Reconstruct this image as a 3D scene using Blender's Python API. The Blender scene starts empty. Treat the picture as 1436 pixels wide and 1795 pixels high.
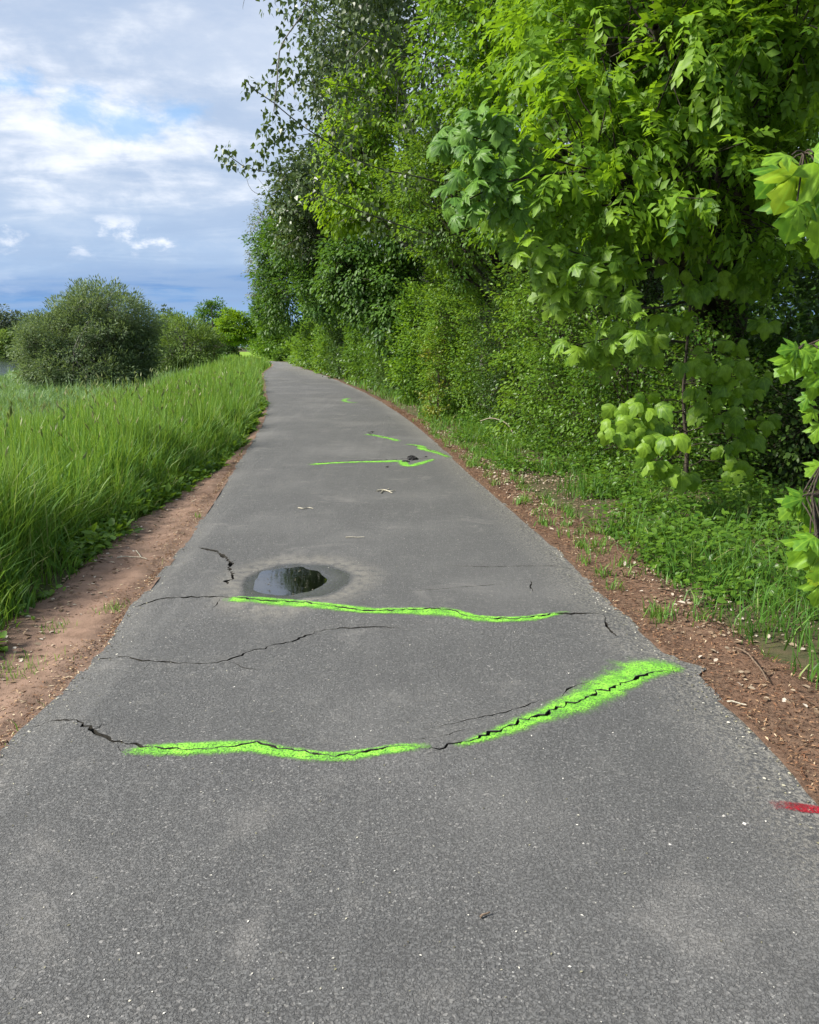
import bpy, math, random
import numpy as np
from mathutils import Vector, Matrix, Euler
from mathutils.geometry import delaunay_2d_cdt

random.seed(11)
rng = np.random.default_rng(11)
sc = bpy.context.scene
col = sc.collection
R = math.radians

# ------------------------------------------------------------------ camera
CAM_H, PITCH, F = 1.55, R(11.4), 1440.0
cam = bpy.data.objects.new('camera', bpy.data.cameras.new('camera'))
col.objects.link(cam)
cam.location = (0, 0, CAM_H)
cam.rotation_euler = (R(90) - PITCH, 0, 0)
cam.data.sensor_fit = 'HORIZONTAL'
cam.data.sensor_width = 36
cam.data.lens = 36 * F / 1436
cam.data.clip_start, cam.data.clip_end = 0.05, 4000
sc.camera = cam

# ------------------------------------------------------------------ sun, sky, exposure
SUN_EL, SUN_AZ = R(40), R(-102)          # azimuth clockwise from +Y: from the left
sun = bpy.data.objects.new('sun', bpy.data.lights.new('sun', 'SUN'))
col.objects.link(sun)
sun.data.energy = 4.2
sun.data.angle = R(8)
sun.data.color = (1.0, 0.95, 0.86)
sd = Vector((math.sin(SUN_AZ) * math.cos(SUN_EL), math.cos(SUN_AZ) * math.cos(SUN_EL), math.sin(SUN_EL)))
sun.rotation_euler = sd.to_track_quat('Z', 'Y').to_euler()

sc.view_settings.view_transform = 'Standard'
sc.view_settings.look = 'None'
sc.view_settings.gamma = 1
sc.view_settings.use_curve_mapping = False
sc.view_settings.exposure = 1.2
sc.cycles.max_bounces = 7
sc.cycles.diffuse_bounces = 3
sc.cycles.glossy_bounces = 2
sc.cycles.transmission_bounces = 4
sc.cycles.transparent_max_bounces = 8
sc.cycles.use_denoising = True


class NT:
    """small helper for wiring node trees"""
    def __init__(s, tree):
        s.t = tree; s.n = tree.nodes; s.l = tree.links
    def __call__(s, kind, ins=None, **props):
        nd = s.n.new(kind)
        for k, v in props.items():
            setattr(nd, k, v)
        for k, v in (ins or {}).items():
            sock = nd.inputs[k]
            if hasattr(v, 'is_output') or isinstance(v, bpy.types.NodeSocket):
                s.l.new(v, sock)
            else:
                sock.default_value = v
        return nd
    def m(s, op, a, b=0.0, c=None, clamp=False):
        ins = {0: a, 1: b}
        if c is not None:
            ins[2] = c
        nd = s('ShaderNodeMath', ins, operation=op, use_clamp=clamp)
        return nd.outputs[0]
    def mix(s, f, a, b, mode='MIX'):
        nd = s('ShaderNodeMix', None, data_type='RGBA', blend_type=mode)
        for i, v in ((0, f), (6, a), (7, b)):
            if isinstance(v, bpy.types.NodeSocket):
                s.l.new(v, nd.inputs[i])
            else:
                nd.inputs[i].default_value = v
        return nd.outputs[2]
    def step(s, x, a, b):
        nd = s('ShaderNodeMapRange', {0: x, 1: a, 2: b, 3: 0.0, 4: 1.0}, interpolation_type='SMOOTHSTEP')
        return nd.outputs[0]
    def ramp(s, fac, stops):
        nd = s('ShaderNodeValToRGB', {0: fac})
        e = nd.color_ramp.elements
        while len(e) < len(stops):
            e.new(0.5)
        for el, (p, c) in zip(e, stops):
            el.position = p
            el.color = (*c, 1) if len(c) == 3 else c
        return nd.outputs[0]
    def noise(s, vec, scale, detail=3, rough=0.5, dist=0.0, out=0):
        nd = s('ShaderNodeTexNoise', {'Scale': scale, 'Detail': detail, 'Roughness': rough, 'Distortion': dist})
        if vec is not None:
            s.l.new(vec, nd.inputs['Vector'])
        return nd.outputs[out]


def c4(c):
    return (c[0], c[1], c[2], 1.0)


def unit_dir(px, py):
    fx, fy = (px - 718) / F, (897.5 - py) / F
    d = np.array([fx, math.cos(PITCH) + fy * math.sin(PITCH), -math.sin(PITCH) + fy * math.cos(PITCH)])
    return d


world = bpy.data.worlds.new('World')
sc.world = world
world.use_nodes = True
W = NT(world.node_tree)
W.n.clear()
co = W('ShaderNodeTexCoord').outputs['Generated']
sx = W('ShaderNodeSeparateXYZ', {0: co})
el = W.m('ARCSINE', sx.outputs[2])                           # elevation, radians
zz = W.m('ADD', W.m('MAXIMUM', sx.outputs[2], 0.0), 0.10)
pl = W('ShaderNodeCombineXYZ', {0: W.m('DIVIDE', sx.outputs[0], zz), 1: W.m('DIVIDE', sx.outputs[1], zz), 2: 0.0}).outputs[0]
mp = W('ShaderNodeMapping', {0: pl, 1: (3.1, 1.7, 0.0), 3: (0.75, 1.15, 1.0)}).outputs[0]
n_big = W.noise(mp, 0.75, 7, 0.55, 0.25)
md = W('ShaderNodeMapping', {0: co, 1: (1.3, 0.4, 2.2), 3: (1.0, 1.0, 2.0)}).outputs[0]
n_mid = W.m('ADD', W.m('MULTIPLY', W.noise(mp, 2.1, 8, 0.60, 0.35), 0.45), W.m('MULTIPLY', W.noise(md, 4.6, 8, 0.58, 0.25), 0.55))
n_fine = W.noise(md, 15.0, 7, 0.6, 0.2)
sky = W('ShaderNodeTexSky', None, sky_type='NISHITA', sun_disc=False, sun_elevation=SUN_EL, sun_rotation=SUN_AZ % (2 * math.pi),
        air_density=1.0, dust_density=0.6, ozone_density=1.5)
K = 10.0                                                       # world strength is 1/K
def ck(r, g, b, k=1.0):
    f = lambda v: ((v / 255 / 12.92) if v <= 10 else ((v / 255 + 0.055) / 1.055) ** 2.4) * K * k
    return (f(r), f(g), f(b))
SKYK = 0.50
eln = W.m('DIVIDE', W.m('ADD', el, W.m('MULTIPLY', W.m('SUBTRACT', n_big, 0.5), 0.10)), 0.5)
base = W.ramp(eln, [(0.00, ck(165, 200, 235, SKYK)), (0.05, ck(122, 170, 222, SKYK)), (0.115, ck(112, 152, 204, SKYK)),
                    (0.19, ck(166, 191, 223, SKYK)), (0.36, ck(188, 204, 227, SKYK)), (0.62, ck(192, 206, 228, SKYK)), (1.0, ck(186, 198, 220, SKYK))])
cl = W.m('ADD', W.m('MULTIPLY', n_mid, 0.62), W.m('ADD', W.m('MULTIPLY', n_big, 0.38), W.m('MULTIPLY', n_fine, 0.26)))
band = W.ramp(W.m('DIVIDE', el, 0.5), [(0.0, (0, 0, 0)), (0.14, (0.05,) * 3), (0.24, (0.30,) * 3), (0.42, (0.82,) * 3), (0.54, (0.72,) * 3), (0.66, (0.42,) * 3), (1.0, (0.42,) * 3)])
puff = W.m('MULTIPLY', W.step(W.m('ADD', cl, W.m('MULTIPLY', band, 0.24)), 0.745, 0.95), W.m('ADD', 0.72, W.m('MULTIPLY', W.step(n_fine, 0.35, 0.62), 0.28)))
sky_c = W.mix(puff, base, (*ck(250, 251, 255, SKYK * 1.12), 1))
# small bright puffs floating low over the grey layer
lowb = W.m('MULTIPLY', W.step(el, 0.085, 0.108), W.step(el, 0.150, 0.122))
cum = W.m('MULTIPLY', W.step(W.noise(md, 12.5, 7, 0.62, 0.2), 0.55, 0.70), lowb)
puff = W.m('MAXIMUM', puff, W.m('MULTIPLY', cum, 0.85))
sky_c = W.mix(puff, base, (*ck(250, 251, 255, SKYK * 1.12), 1))
soft = W.step(W.m('ADD', W.m('MULTIPLY', n_mid, 0.6), W.m('MULTIPLY', n_fine, 0.4)), 0.46, 0.62)
sky_c = W.mix(W.m('MULTIPLY', soft, 0.30), sky_c, (*ck(222, 231, 243, SKYK), 1))
shade = W.step(n_mid, 0.53, 0.40)
sky_c = W.mix(W.m('MULTIPLY', shade, 0.55), sky_c, (*ck(160, 183, 215, SKYK), 1))
# breaks in the cloud where the clear sky looks through
hole = None
for px, py, r in ((140, 188, 0.026), (318, 205, 0.026), (225, 212, 0.03), (15, 150, 0.02)):
    d = unit_dir(px, py); d = d / np.linalg.norm(d)
    dv = W('ShaderNodeVectorMath', {0: co, 1: tuple(d)}, operation='SUBTRACT').outputs[0]
    dv = W('ShaderNodeVectorMath', {0: dv, 1: (1.0, 1.0, 2.0)}, operation='MULTIPLY').outputs[0]
    ln = W('ShaderNodeVectorMath', {0: dv}, operation='LENGTH').outputs['Value']
    h1 = W.step(W.m('ADD', ln, W.m('MULTIPLY', W.m('SUBTRACT', n_fine, 0.5), 0.14)), r * 1.75, r * 0.05)
    hole = h1 if hole is None else W.m('MAXIMUM', hole, h1)
clear = W.mix(0.55, sky.outputs[0], (*ck(95, 172, 238, SKYK), 1))
sky_c = W.mix(W.m('MULTIPLY', hole, 0.62), sky_c, clear)
bg = W('ShaderNodeBackground', {0: sky_c, 1: 1.0 / K})
W.l.new(bg.outputs[0], W('ShaderNodeOutputWorld').inputs[0])


# ------------------------------------------------------------------ geometry helpers
def G(px, py, z=0.0):
    """the ground point of height z that was seen in direction px, py"""
    d = unit_dir(px, py)
    t = (z - CAM_H) / d[2]
    return np.array([d[0] * t, d[1] * t, z])


def P3(px, py, D):
    """the point at depth D seen in direction px, py"""
    d = unit_dir(px, py)
    return np.array([0, 0, CAM_H]) + d * (D / d[1])


def tag(o, label=None, cat=None, group=None, kind=None):
    for k, v in (('label', label), ('category', cat), ('group', group), ('kind', kind)):
        if v:
            o[k] = v
    return o


def thing(name, label, cat, loc, group=None):
    o = bpy.data.objects.new(name, None)
    col.objects.link(o)
    o.location = [float(v) for v in loc]
    o.empty_display_size = 0.2
    return tag(o, label, cat, group)


def make_mesh(name, V, faces, mat, attrs=None, smooth=True):
    """V (n,3); faces: (m,k) array or list of such arrays; attrs: {name: (n,) floats}"""
    me = bpy.data.meshes.new(name)
    V = np.ascontiguousarray(V, dtype=np.float32)
    if not isinstance(faces, list):
        faces = [faces]
    faces = [np.asarray(f, dtype=np.int32) for f in faces if len(f)]
    loops = np.concatenate([f.ravel() for f in faces])
    sizes = np.concatenate([np.full(len(f), f.shape[1], dtype=np.int32) for f in faces])
    starts = np.concatenate([[0], np.cumsum(sizes)[:-1]]).astype(np.int32)
    me.vertices.add(len(V)); me.vertices.foreach_set('co', V.ravel())
    me.loops.add(len(loops)); me.loops.foreach_set('vertex_index', loops)
    me.polygons.add(len(sizes)); me.polygons.foreach_set('loop_start', starts)
    me.polygons.foreach_set('use_smooth', np.full(len(sizes), smooth, dtype=bool))
    for k, a in (attrs or {}).items():
        at = me.attributes.new(k, 'FLOAT', 'POINT')
        at.data.foreach_set('value', np.ascontiguousarray(a, dtype=np.float32))
    me.update(calc_edges=True)
    me.validate()
    if mat:
        me.materials.append(mat)
    return me


def add(name, V, faces, mat, parent=None, attrs=None, smooth=True):
    V = np.asarray(V, dtype=np.float64)
    if parent is not None:
        V = V - np.array(wloc(parent))
    o = bpy.data.objects.new(name, make_mesh(name, V, faces, mat, attrs, smooth))
    col.objects.link(o)
    o.parent = parent
    return o


def wloc(o):
    v = np.zeros(3)
    while o is not None:
        v += np.array(o.location); o = o.parent
    return v


def nrm(a):
    return a / np.maximum(np.linalg.norm(a, axis=-1, keepdims=True), 1e-9)


class Tubes:
    """collects tapered tubes"""
    def __init__(s):
        s.V = []; s.Fq = []; s.n = 0
    def tube(s, pts, radii, sides=6, cap=False):
        pts = np.asarray(pts, float); k = len(pts)
        radii = np.broadcast_to(radii, (k,))
        t = nrm(np.gradient(pts, axis=0))
        ref = np.array([0.0, 0.0, 1.0]) if abs(t[:, 2]).mean() < 0.8 else np.array([1.0, 0.0, 0.0])
        u = nrm(np.cross(t, ref)); v = np.cross(t, u)
        a = np.arange(sides) * 2 * math.pi / sides
        ring = pts[:, None] + radii[:, None, None] * (np.cos(a)[None, :, None] * u[:, None] + np.sin(a)[None, :, None] * v[:, None])
        s.V.append(ring.reshape(-1, 3))
        i = np.arange(k - 1)[:, None] * sides; j = np.arange(sides)[None]
        jn = (j + 1) % sides
        q = np.stack([i + j, i + jn, i + sides + jn, i + sides + j], -1).reshape(-1, 4) + s.n
        s.Fq.append(q)
        s.n += k * sides
    def build(s, name, mat, parent=None):
        return add(name, np.concatenate(s.V), np.concatenate(s.Fq), mat, parent)


def curve(p0, p1, n, sag=0.0, wob=0.0, up=0.0):
    """n points from p0 to p1, bowed up by `up`, drooping at the end by `sag`, with a little wobble"""
    t = np.linspace(0, 1, n)[:, None]
    p0 = np.asarray(p0, float); p1 = np.asarray(p1, float)
    p = p0 + (p1 - p0) * t
    p[:, 2] += (up * 4 * t * (1 - t))[:, 0] - (sag * t ** 2)[:, 0]
    if wob and n > 2:
        w = rng.normal(0, wob, (n, 3)); w[0] = 0; w[-1] = 0
        p += w
    return p


def catmull(P, step):
    P = np.asarray(P, float)
    if len(P) < 3:
        L = np.linalg.norm(P[-1] - P[0]); n = max(2, int(L / step))
        return P[0] + (P[-1] - P[0]) * np.linspace(0, 1, n)[:, None]
    out = []
    Q = np.vstack([2 * P[0] - P[1], P, 2 * P[-1] - P[-2]])
    for i in range(1, len(Q) - 2):
        n = max(2, int(np.linalg.norm(Q[i + 1] - Q[i]) / step))
        t = np.linspace(0, 1, n, endpoint=False)[:, None]
        a, b, c, d = Q[i - 1], Q[i], Q[i + 1], Q[i + 2]
        out.append(0.5 * ((2 * b) + (-a + c) * t + (2 * a - 5 * b + 4 * c - d) * t ** 2 + (-a + 3 * b - 3 * c + d) * t ** 3))
    out.append(P[-1:])
    return np.concatenate(out)


def vnoise(x, y, seed=0, octaves=4, base=1.0):
    """value noise, vectorised, about -1..1"""
    out = np.zeros(np.broadcast(x, y).shape); amp, tot = 1.0, 0.0; f = base
    for o in range(octaves):
        xi = np.floor(x * f); yi = np.floor(y * f); fx = x * f - xi; fy = y * f - yi
        fx = fx * fx * (3 - 2 * fx); fy = fy * fy * (3 - 2 * fy)
        def hsh(a, b):
            n = np.sin(a * 127.1 + b * 311.7 + (seed + o) * 74.7) * 43758.5453
            return n - np.floor(n)
        v = (hsh(xi, yi) * (1 - fx) + hsh(xi + 1, yi) * fx) * (1 - fy) + (hsh(xi, yi + 1) * (1 - fx) + hsh(xi + 1, yi + 1) * fx) * fy
        out += amp * (2 * v - 1); tot += amp; amp *= 0.5; f *= 2.03
    return out / tot


def sstep(x, a, b):
    t = np.clip((x - a) / (b - a), 0, 1)
    return t * t * (3 - 2 * t)


# ------------------------------------------------------------------ the lie of the land
LEFT = [(0, 1312), (80, 1230), (160, 1150), (240, 1048), (330, 935), (400, 832), (440, 772), (461, 735), (468, 700), (464, 668), (463, 652), (476, 637)]
RIGHT = [(1436, 1385), (1370, 1310), (1300, 1245), (1238, 1192), (1190, 1152), (1062, 1042), (1000, 975), (900, 890), (812, 815), (745, 755), (700, 722), (640, 687), (580, 661), (545, 649), (527, 643), (523, 637)]


def edge_fn(pix, ext):
    pts = np.array([G(*p)[:2] for p in pix])
    s = (pts[1, 0] - pts[0, 0]) / (pts[1, 1] - pts[0, 1])
    Y = np.concatenate([[-14.0], pts[:, 1], [e[1] for e in ext]])
    X = np.concatenate([[pts[0, 0] + s * 0.4 * (-14 - pts[0, 1])], pts[:, 0], [e[0] for e in ext]])
    d = catmull(np.stack([X, Y], 1), 0.25)
    o = np.argsort(d[:, 1]); d = d[o]
    return lambda y: np.interp(y, d[:, 1], d[:, 0])


XL = edge_fn(LEFT, [(-19.0, 95), (-25.6, 125), (-31, 150), (-62, 260), (-230, 900)])
XR = edge_fn(RIGHT, [(-16.0, 95), (-22.6, 125), (-28, 150), (-59, 260), (-227, 900)])
BANK = lambda y: np.interp(y, [-20, 0, 30, 55, 80, 150, 400, 900], [10, 10, 11.5, 19.5, 25, 26, 26, 26])
WATER_Z = -1.9


def ground_z(x, y):
    x = np.asarray(x, float); y = np.asarray(y, float)
    dl = XL(y) - x; dr = x - XR(y)
    b = BANK(y)
    zl = -0.045 + 0.03 * vnoise(x, y, 3, 3, 0.7) * sstep(dl, 0.7, 1.5) - 1.30 * sstep(dl, 2.3, 7.6)
    zl = zl - 2.0 * sstep(dl, b, b + 2.2) + 2.6 * sstep(dl, b + 46, b + 52)
    zr = -0.045 + 0.03 * vnoise(x, y, 5, 3, 0.8) * sstep(dr, 0.5, 1.4) - 0.25 * sstep(dr, 2.0, 8.0)
    z = np.where(dl > 0, zl, np.where(dr > 0, zr, -0.10))
    z = np.where((dl > 0) & (dl < 0.62), z - 0.045 * (1 - sstep(dl, 0.45, 0.62)), z)
    z = np.where((dr > 0) & (dr < 0.5), z - 0.045 * (1 - sstep(dr, 0.35, 0.5)), z)
    return z


# ------------------------------------------------------------------ materials
def new_mat(name):
    m = bpy.data.materials.new(name)
    m.use_nodes = True
    t = NT(m.node_tree)
    t.n.clear()
    return m, t, t('ShaderNodeOutputMaterial')


def leaf_mat(name, dark, light, trans=0.42, per_object=False, rough=0.5, tip=None, spec=0.35):
    """leaf: colour varies from leaf to leaf between dark and light; light shines through it"""
    if name.split('_')[0] not in ('poplar', 'willow', 'silver', 'far', 'rust', 'orange'):
        dark = [v * 1.05 for v in dark]; light = [light[0] * 1.20, light[1] * 1.16, light[2] * 1.1]
    m, t, out = new_mat(name)
    if per_object:
        f = t('ShaderNodeObjectInfo').outputs['Random']
    else:
        f = t('ShaderNodeAttribute', None, attribute_name='tint').outputs['Fac']
    c = t.mix(f, c4(dark), c4(light))
    if tip:
        c = t.mix(t.m('MULTIPLY', t.step(f, 0.86, 1.0), 0.8), c, c4(tip))
    if per_object:
        oc = t('ShaderNodeTexCoord').outputs['Object']
        sp = t('ShaderNodeSeparateXYZ', {0: oc})
        an = t.m('ARCTAN2', sp.outputs[1], t.m('ADD', sp.outputs[0], 0.02))
        rad = t('ShaderNodeVectorMath', {0: oc}, operation='LENGTH').outputs['Value']
        vein = t.step(t.m('MULTIPLY', t.m('PINGPONG', t.m('ADD', an, 0.37 * 4), 0.37), rad), 0.030, 0.006)
        mott = t('ShaderNodeTexNoise', {'Vector': oc, 'Scale': 5.0, 'Detail': 5.0}).outputs[0]
        c = t.mix(t.m('MULTIPLY', t.step(mott, 0.40, 0.70), 0.40), c, c4([v * 1.35 for v in light]))
        c = t.mix(t.m('MULTIPLY', t.step(mott, 0.50, 0.30), 0.35), c, c4([v * 0.7 for v in dark]))
        c = t.mix(t.m('MULTIPLY', vein, 0.5), c, c4([light[0] * 1.5, light[1] * 1.45, light[2] * 2]))
    p = t('ShaderNodeBsdfPrincipled', {'Base Color': c, 'Roughness': rough, 'Specular IOR Level': spec})
    tr_c = t.mix(0.5, c, (0.55, 0.62, 0.04, 1), 'MULTIPLY')
    tr_c = t.mix(0.55, c, (light[0] * 1.7, light[1] * 1.55, light[2] * 0.7, 1))
    tr = t('ShaderNodeBsdfTranslucent', {'Color': tr_c})
    mx = t('ShaderNodeMixShader', {0: trans, 1: p.outputs[0], 2: tr.outputs[0]})
    t.l.new(mx.outputs[0], out.inputs[0])
    return m


def bark_mat(name, a, b, scale=18):
    m, t, out = new_mat(name)
    oc = t('ShaderNodeTexCoord').outputs['Object']
    mp = t('ShaderNodeMapping', {0: oc, 3: (1, 1, 0.22)}).outputs[0]
    n = t.noise(mp, scale, 6, 0.6)
    n2 = t.noise(oc, 2.5, 3)
    c = t.mix(t.step(n, 0.35, 0.65), c4(a), c4(b))
    c = t.mix(t.m('MULTIPLY', t.step(n2, 0.5, 0.7), 0.4), c, (0.05, 0.065, 0.03, 1))
    bp = t('ShaderNodeBump', {'Strength': 0.8, 'Distance': 0.02, 'Height': n}).outputs[0]
    p = t('ShaderNodeBsdfPrincipled', {'Base Color': c, 'Roughness': 0.9, 'Specular IOR Level': 0.2, 'Normal': bp})
    t.l.new(p.outputs[0], out.inputs[0])
    return m


def plain_mat(name, a, b, scale=40, rough=0.8, obj_var=0.0):
    m, t, out = new_mat(name)
    oc = t('ShaderNodeTexCoord').outputs['Object']
    n = t.noise(oc, scale, 4)
    c = t.mix(t.step(n, 0.3, 0.7), c4(a), c4(b))
    p = t('ShaderNodeBsdfPrincipled', {'Base Color': c, 'Roughness': rough, 'Specular IOR Level': 0.25})
    t.l.new(p.outputs[0], out.inputs[0])
    return m


def tint_mat(name, stops, rough=0.8, trans=0.0):
    """stuff whose pieces differ in colour through the attribute tint"""
    m, t, out = new_mat(name)
    f = t('ShaderNodeAttribute', None, attribute_name='tint').outputs['Fac']
    c = t.ramp(f, stops)
    p = t('ShaderNodeBsdfPrincipled', {'Base Color': c, 'Roughness': rough, 'Specular IOR Level': 0.25})
    o = p.outputs[0]
    if trans:
        tr = t('ShaderNodeBsdfTranslucent', {'Color': c})
        o = t('ShaderNodeMixShader', {0: trans, 1: o, 2: tr.outputs[0]}).outputs[0]
    t.l.new(o, out.inputs[0])
    return m


BARK = bark_mat('bark', (0.022, 0.018, 0.014), (0.075, 0.062, 0.050))
BARK_G = bark_mat('grey_bark', (0.07, 0.065, 0.055), (0.20, 0.19, 0.17))
TWIG = bark_mat('twig_bark', (0.03, 0.024, 0.018), (0.075, 0.06, 0.045), 40)


def asphalt():
    m, t, out = new_mat('asphalt')
    pos = t('ShaderNodeNewGeometry').outputs['Position']
    vo = t('ShaderNodeTexVoronoi', {'Vector': pos, 'Scale': 105.0, 'Randomness': 1.0}, feature='F1')
    ve = t('ShaderNodeTexVoronoi', {'Vector': pos, 'Scale': 105.0, 'Randomness': 1.0}, feature='DISTANCE_TO_EDGE')
    vo2 = t('ShaderNodeTexVoronoi', {'Vector': pos, 'Scale': 230.0}, feature='F1')
    rnd = t('ShaderNodeSeparateColor', {0: vo.outputs['Color']})
    rnd2 = t('ShaderNodeSeparateColor', {0: vo2.outputs['Color']})
    big = t.noise(pos, 0.55, 4, 0.55)
    mid = t.noise(pos, 4.5, 5, 0.6)
    fine = t.noise(pos, 300.0, 2, 0.6)
    mid2 = t.noise(pos, 26.0, 4, 0.65)
    stone = t.ramp(rnd.outputs[0], [(0.0, (0.082, 0.082, 0.081)), (0.45, (0.098, 0.098, 0.096)), (0.86, (0.115, 0.115, 0.112)), (0.97, (0.150, 0.146, 0.139)), (1.0, (0.22, 0.212, 0.20))])
    fl = t.step(rnd2.outputs[0], 0.966, 0.978)
    stone = t.mix(t.m('MULTIPLY', fl, t.step(t.noise(pos, 3.0, 4, 0.6), 0.35, 0.65)), stone, (0.36, 0.35, 0.33, 1))
    pit_n = t.noise(pos, 105.0, 4, 0.72, 0.6)
    pit = t.step(pit_n, 0.50, 0.36)
    gap = t.m('MAXIMUM', t.step(ve.outputs['Distance'], 0.02, 0.16), t.step(pit_n, 0.44, 0.58))
    c = t.mix(gap, (0.066, 0.065, 0.063, 1), stone)
    c = t.mix(t.m('MULTIPLY', pit, 0.62), c, (0.036, 0.035, 0.034, 1))
    c = t.mix(t.m('MULTIPLY', t.step(mid2, 0.56, 0.40), 0.30), c, (0.066, 0.065, 0.064, 1))
    # bleached and dusty areas, darker damp-looking areas, faint wheel lines along the way
    c = t.mix(t.m('MULTIPLY', t.step(big, 0.45, 0.70), 0.32), c, (0.20, 0.194, 0.185, 1))
    c = t.mix(t.m('MULTIPLY', t.step(mid, 0.56, 0.74), 0.22), c, (0.24, 0.23, 0.212, 1))
    c = t.mix(t.m('MULTIPLY', t.step(mid, 0.47, 0.30), 0.32), c, (0.066, 0.065, 0.064, 1))
    # long faint wheel and paver lines along the way, grey blotches
    ml = t('ShaderNodeMapping', {0: pos, 2: (0.0, 0.0, R(-7.5)), 3: (5.0, 0.10, 1.0)}).outputs[0]
    ln_ = t.noise(ml, 1.0, 5, 0.6)
    c = t.mix(t.m('MULTIPLY', t.step(ln_, 0.55, 0.72), 0.22), c, (0.19, 0.185, 0.176, 1))
    c = t.mix(t.m('MULTIPLY', t.step(ln_, 0.45, 0.28), 0.28), c, (0.070, 0.069, 0.067, 1))
    blot = t.noise(pos, 1.6, 6, 0.68, 0.8)
    c = t.mix(t.m('MULTIPLY', t.step(blot, 0.56, 0.70), 0.42), c, (0.20, 0.192, 0.18, 1))
    c = t.mix(t.m('MULTIPLY', t.step(blot, 0.42, 0.30), 0.35), c, (0.066, 0.065, 0.064, 1))
    # worn pale crumbling rim, and film of dust further out
    rim = t('ShaderNodeAttribute', None, attribute_name='rim').outputs['Fac']
    c = t.mix(t.m('MULTIPLY', t.m('MULTIPLY', rim, t.step(t.noise(pos, 60.0, 3), 0.42, 0.62)), 0.55), c, (0.36, 0.335, 0.285, 1))
    lip = t('ShaderNodeAttribute', None, attribute_name='lip').outputs['Fac']
    lipn = t.noise(pos, 70.0, 4, 0.7)
    c = t.mix(t.m('MULTIPLY', lip, t.m('MULTIPLY', t.step(lipn, 0.50, 0.66), 0.55)), c, (0.21, 0.198, 0.178, 1))
    c = t.mix(t.m('MULTIPLY', lip, t.m('MULTIPLY', t.step(lipn, 0.50, 0.36), 0.75)), c, (0.028, 0.027, 0.025, 1))
    wet = t('ShaderNodeAttribute', None, attribute_name='wet').outputs['Fac']
    silt = t('ShaderNodeAttribute', None, attribute_name='silt').outputs['Fac']
    c = t.mix(t.m('MULTIPLY', silt, t.m('MULTIPLY', t.step(t.noise(pos, 14.0, 5, 0.6), 0.3, 0.6), 0.65)), c, (0.27, 0.25, 0.21, 1))
    wetc = t.mix(0.62, c, (0.035, 0.034, 0.033, 1))
    c = t.mix(wet, c, wetc)
    hgt = t.m('ADD', t.m('MULTIPLY', t.m('SUBTRACT', gap, pit), 0.8), t.m('ADD', t.m('MULTIPLY', rnd.outputs[1], 0.55), t.m('MULTIPLY', mid2, 0.9)))
    hgt = t.m('MULTIPLY', hgt, t.m('SUBTRACT', 1.0, t.m('MULTIPLY', wet, 0.88)))
    bp = t('ShaderNodeBump', {'Strength': 0.7, 'Distance': 0.006, 'Height': hgt}).outputs[0]
    bp = t('ShaderNodeBump', {'Strength': 0.25, 'Distance': 0.02, 'Height': mid, 'Normal': bp}).outputs[0]
    ro = t.m('SUBTRACT', 0.78, t.m('MULTIPLY', wet, 0.58))
    p = t('ShaderNodeBsdfPrincipled', {'Base Color': c, 'Roughness': ro, 'Specular IOR Level': 0.65, 'Normal': bp})
    t.l.new(p.outputs[0], out.inputs[0])
    return m


def soil_mat(name, a, b, cc, scale=9.0, bump=0.02, track=None):
    m, t, out = new_mat(name)
    pos = t('ShaderNodeNewGeometry').outputs['Position']
    n1 = t.noise(pos, scale, 6, 0.62); n2 = t.noise(pos, 1.3, 4, 0.55); n3 = t.noise(pos, 120.0, 3, 0.6)
    c = t.mix(t.step(n1, 0.32, 0.68), c4(a), c4(b))
    c = t.mix(t.m('MULTIPLY', t.step(n2, 0.45, 0.7), 0.55), c, c4(cc))
    c = t.mix(t.m('MULTIPLY', t.step(n3, 0.58, 0.72), 0.4), c, c4([v * 1.5 for v in b]))
    c = t.mix(t.m('MULTIPLY', t.step(n3, 0.42, 0.3), 0.5), c, c4([v * 0.5 for v in a]))
    if track:
        tk = t('ShaderNodeAttribute', None, attribute_name='track').outputs['Fac']
        c = t.mix(t.m('MULTIPLY', t.m('MULTIPLY', tk, t.step(n1, 0.25, 0.65)), 0.75), c, c4(track))
        c = t.mix(t.m('MULTIPLY', t.m('SUBTRACT', 1.0, tk), t.m('MULTIPLY', t.step(t.noise(pos, 5.0, 5, 0.65), 0.5, 0.68), 0.6)), c, c4([v * 0.62 for v in a]))
    h = t.m('ADD', n1, t.m('MULTIPLY', n3, 0.35))
    bp = t('ShaderNodeBump', {'Strength': 0.8, 'Distance': bump, 'Height': h}).outputs[0]
    p = t('ShaderNodeBsdfPrincipled', {'Base Color': c, 'Roughness': 0.95, 'Specular IOR Level': 0.15, 'Normal': bp})
    t.l.new(p.outputs[0], out.inputs[0])
    return m


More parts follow.
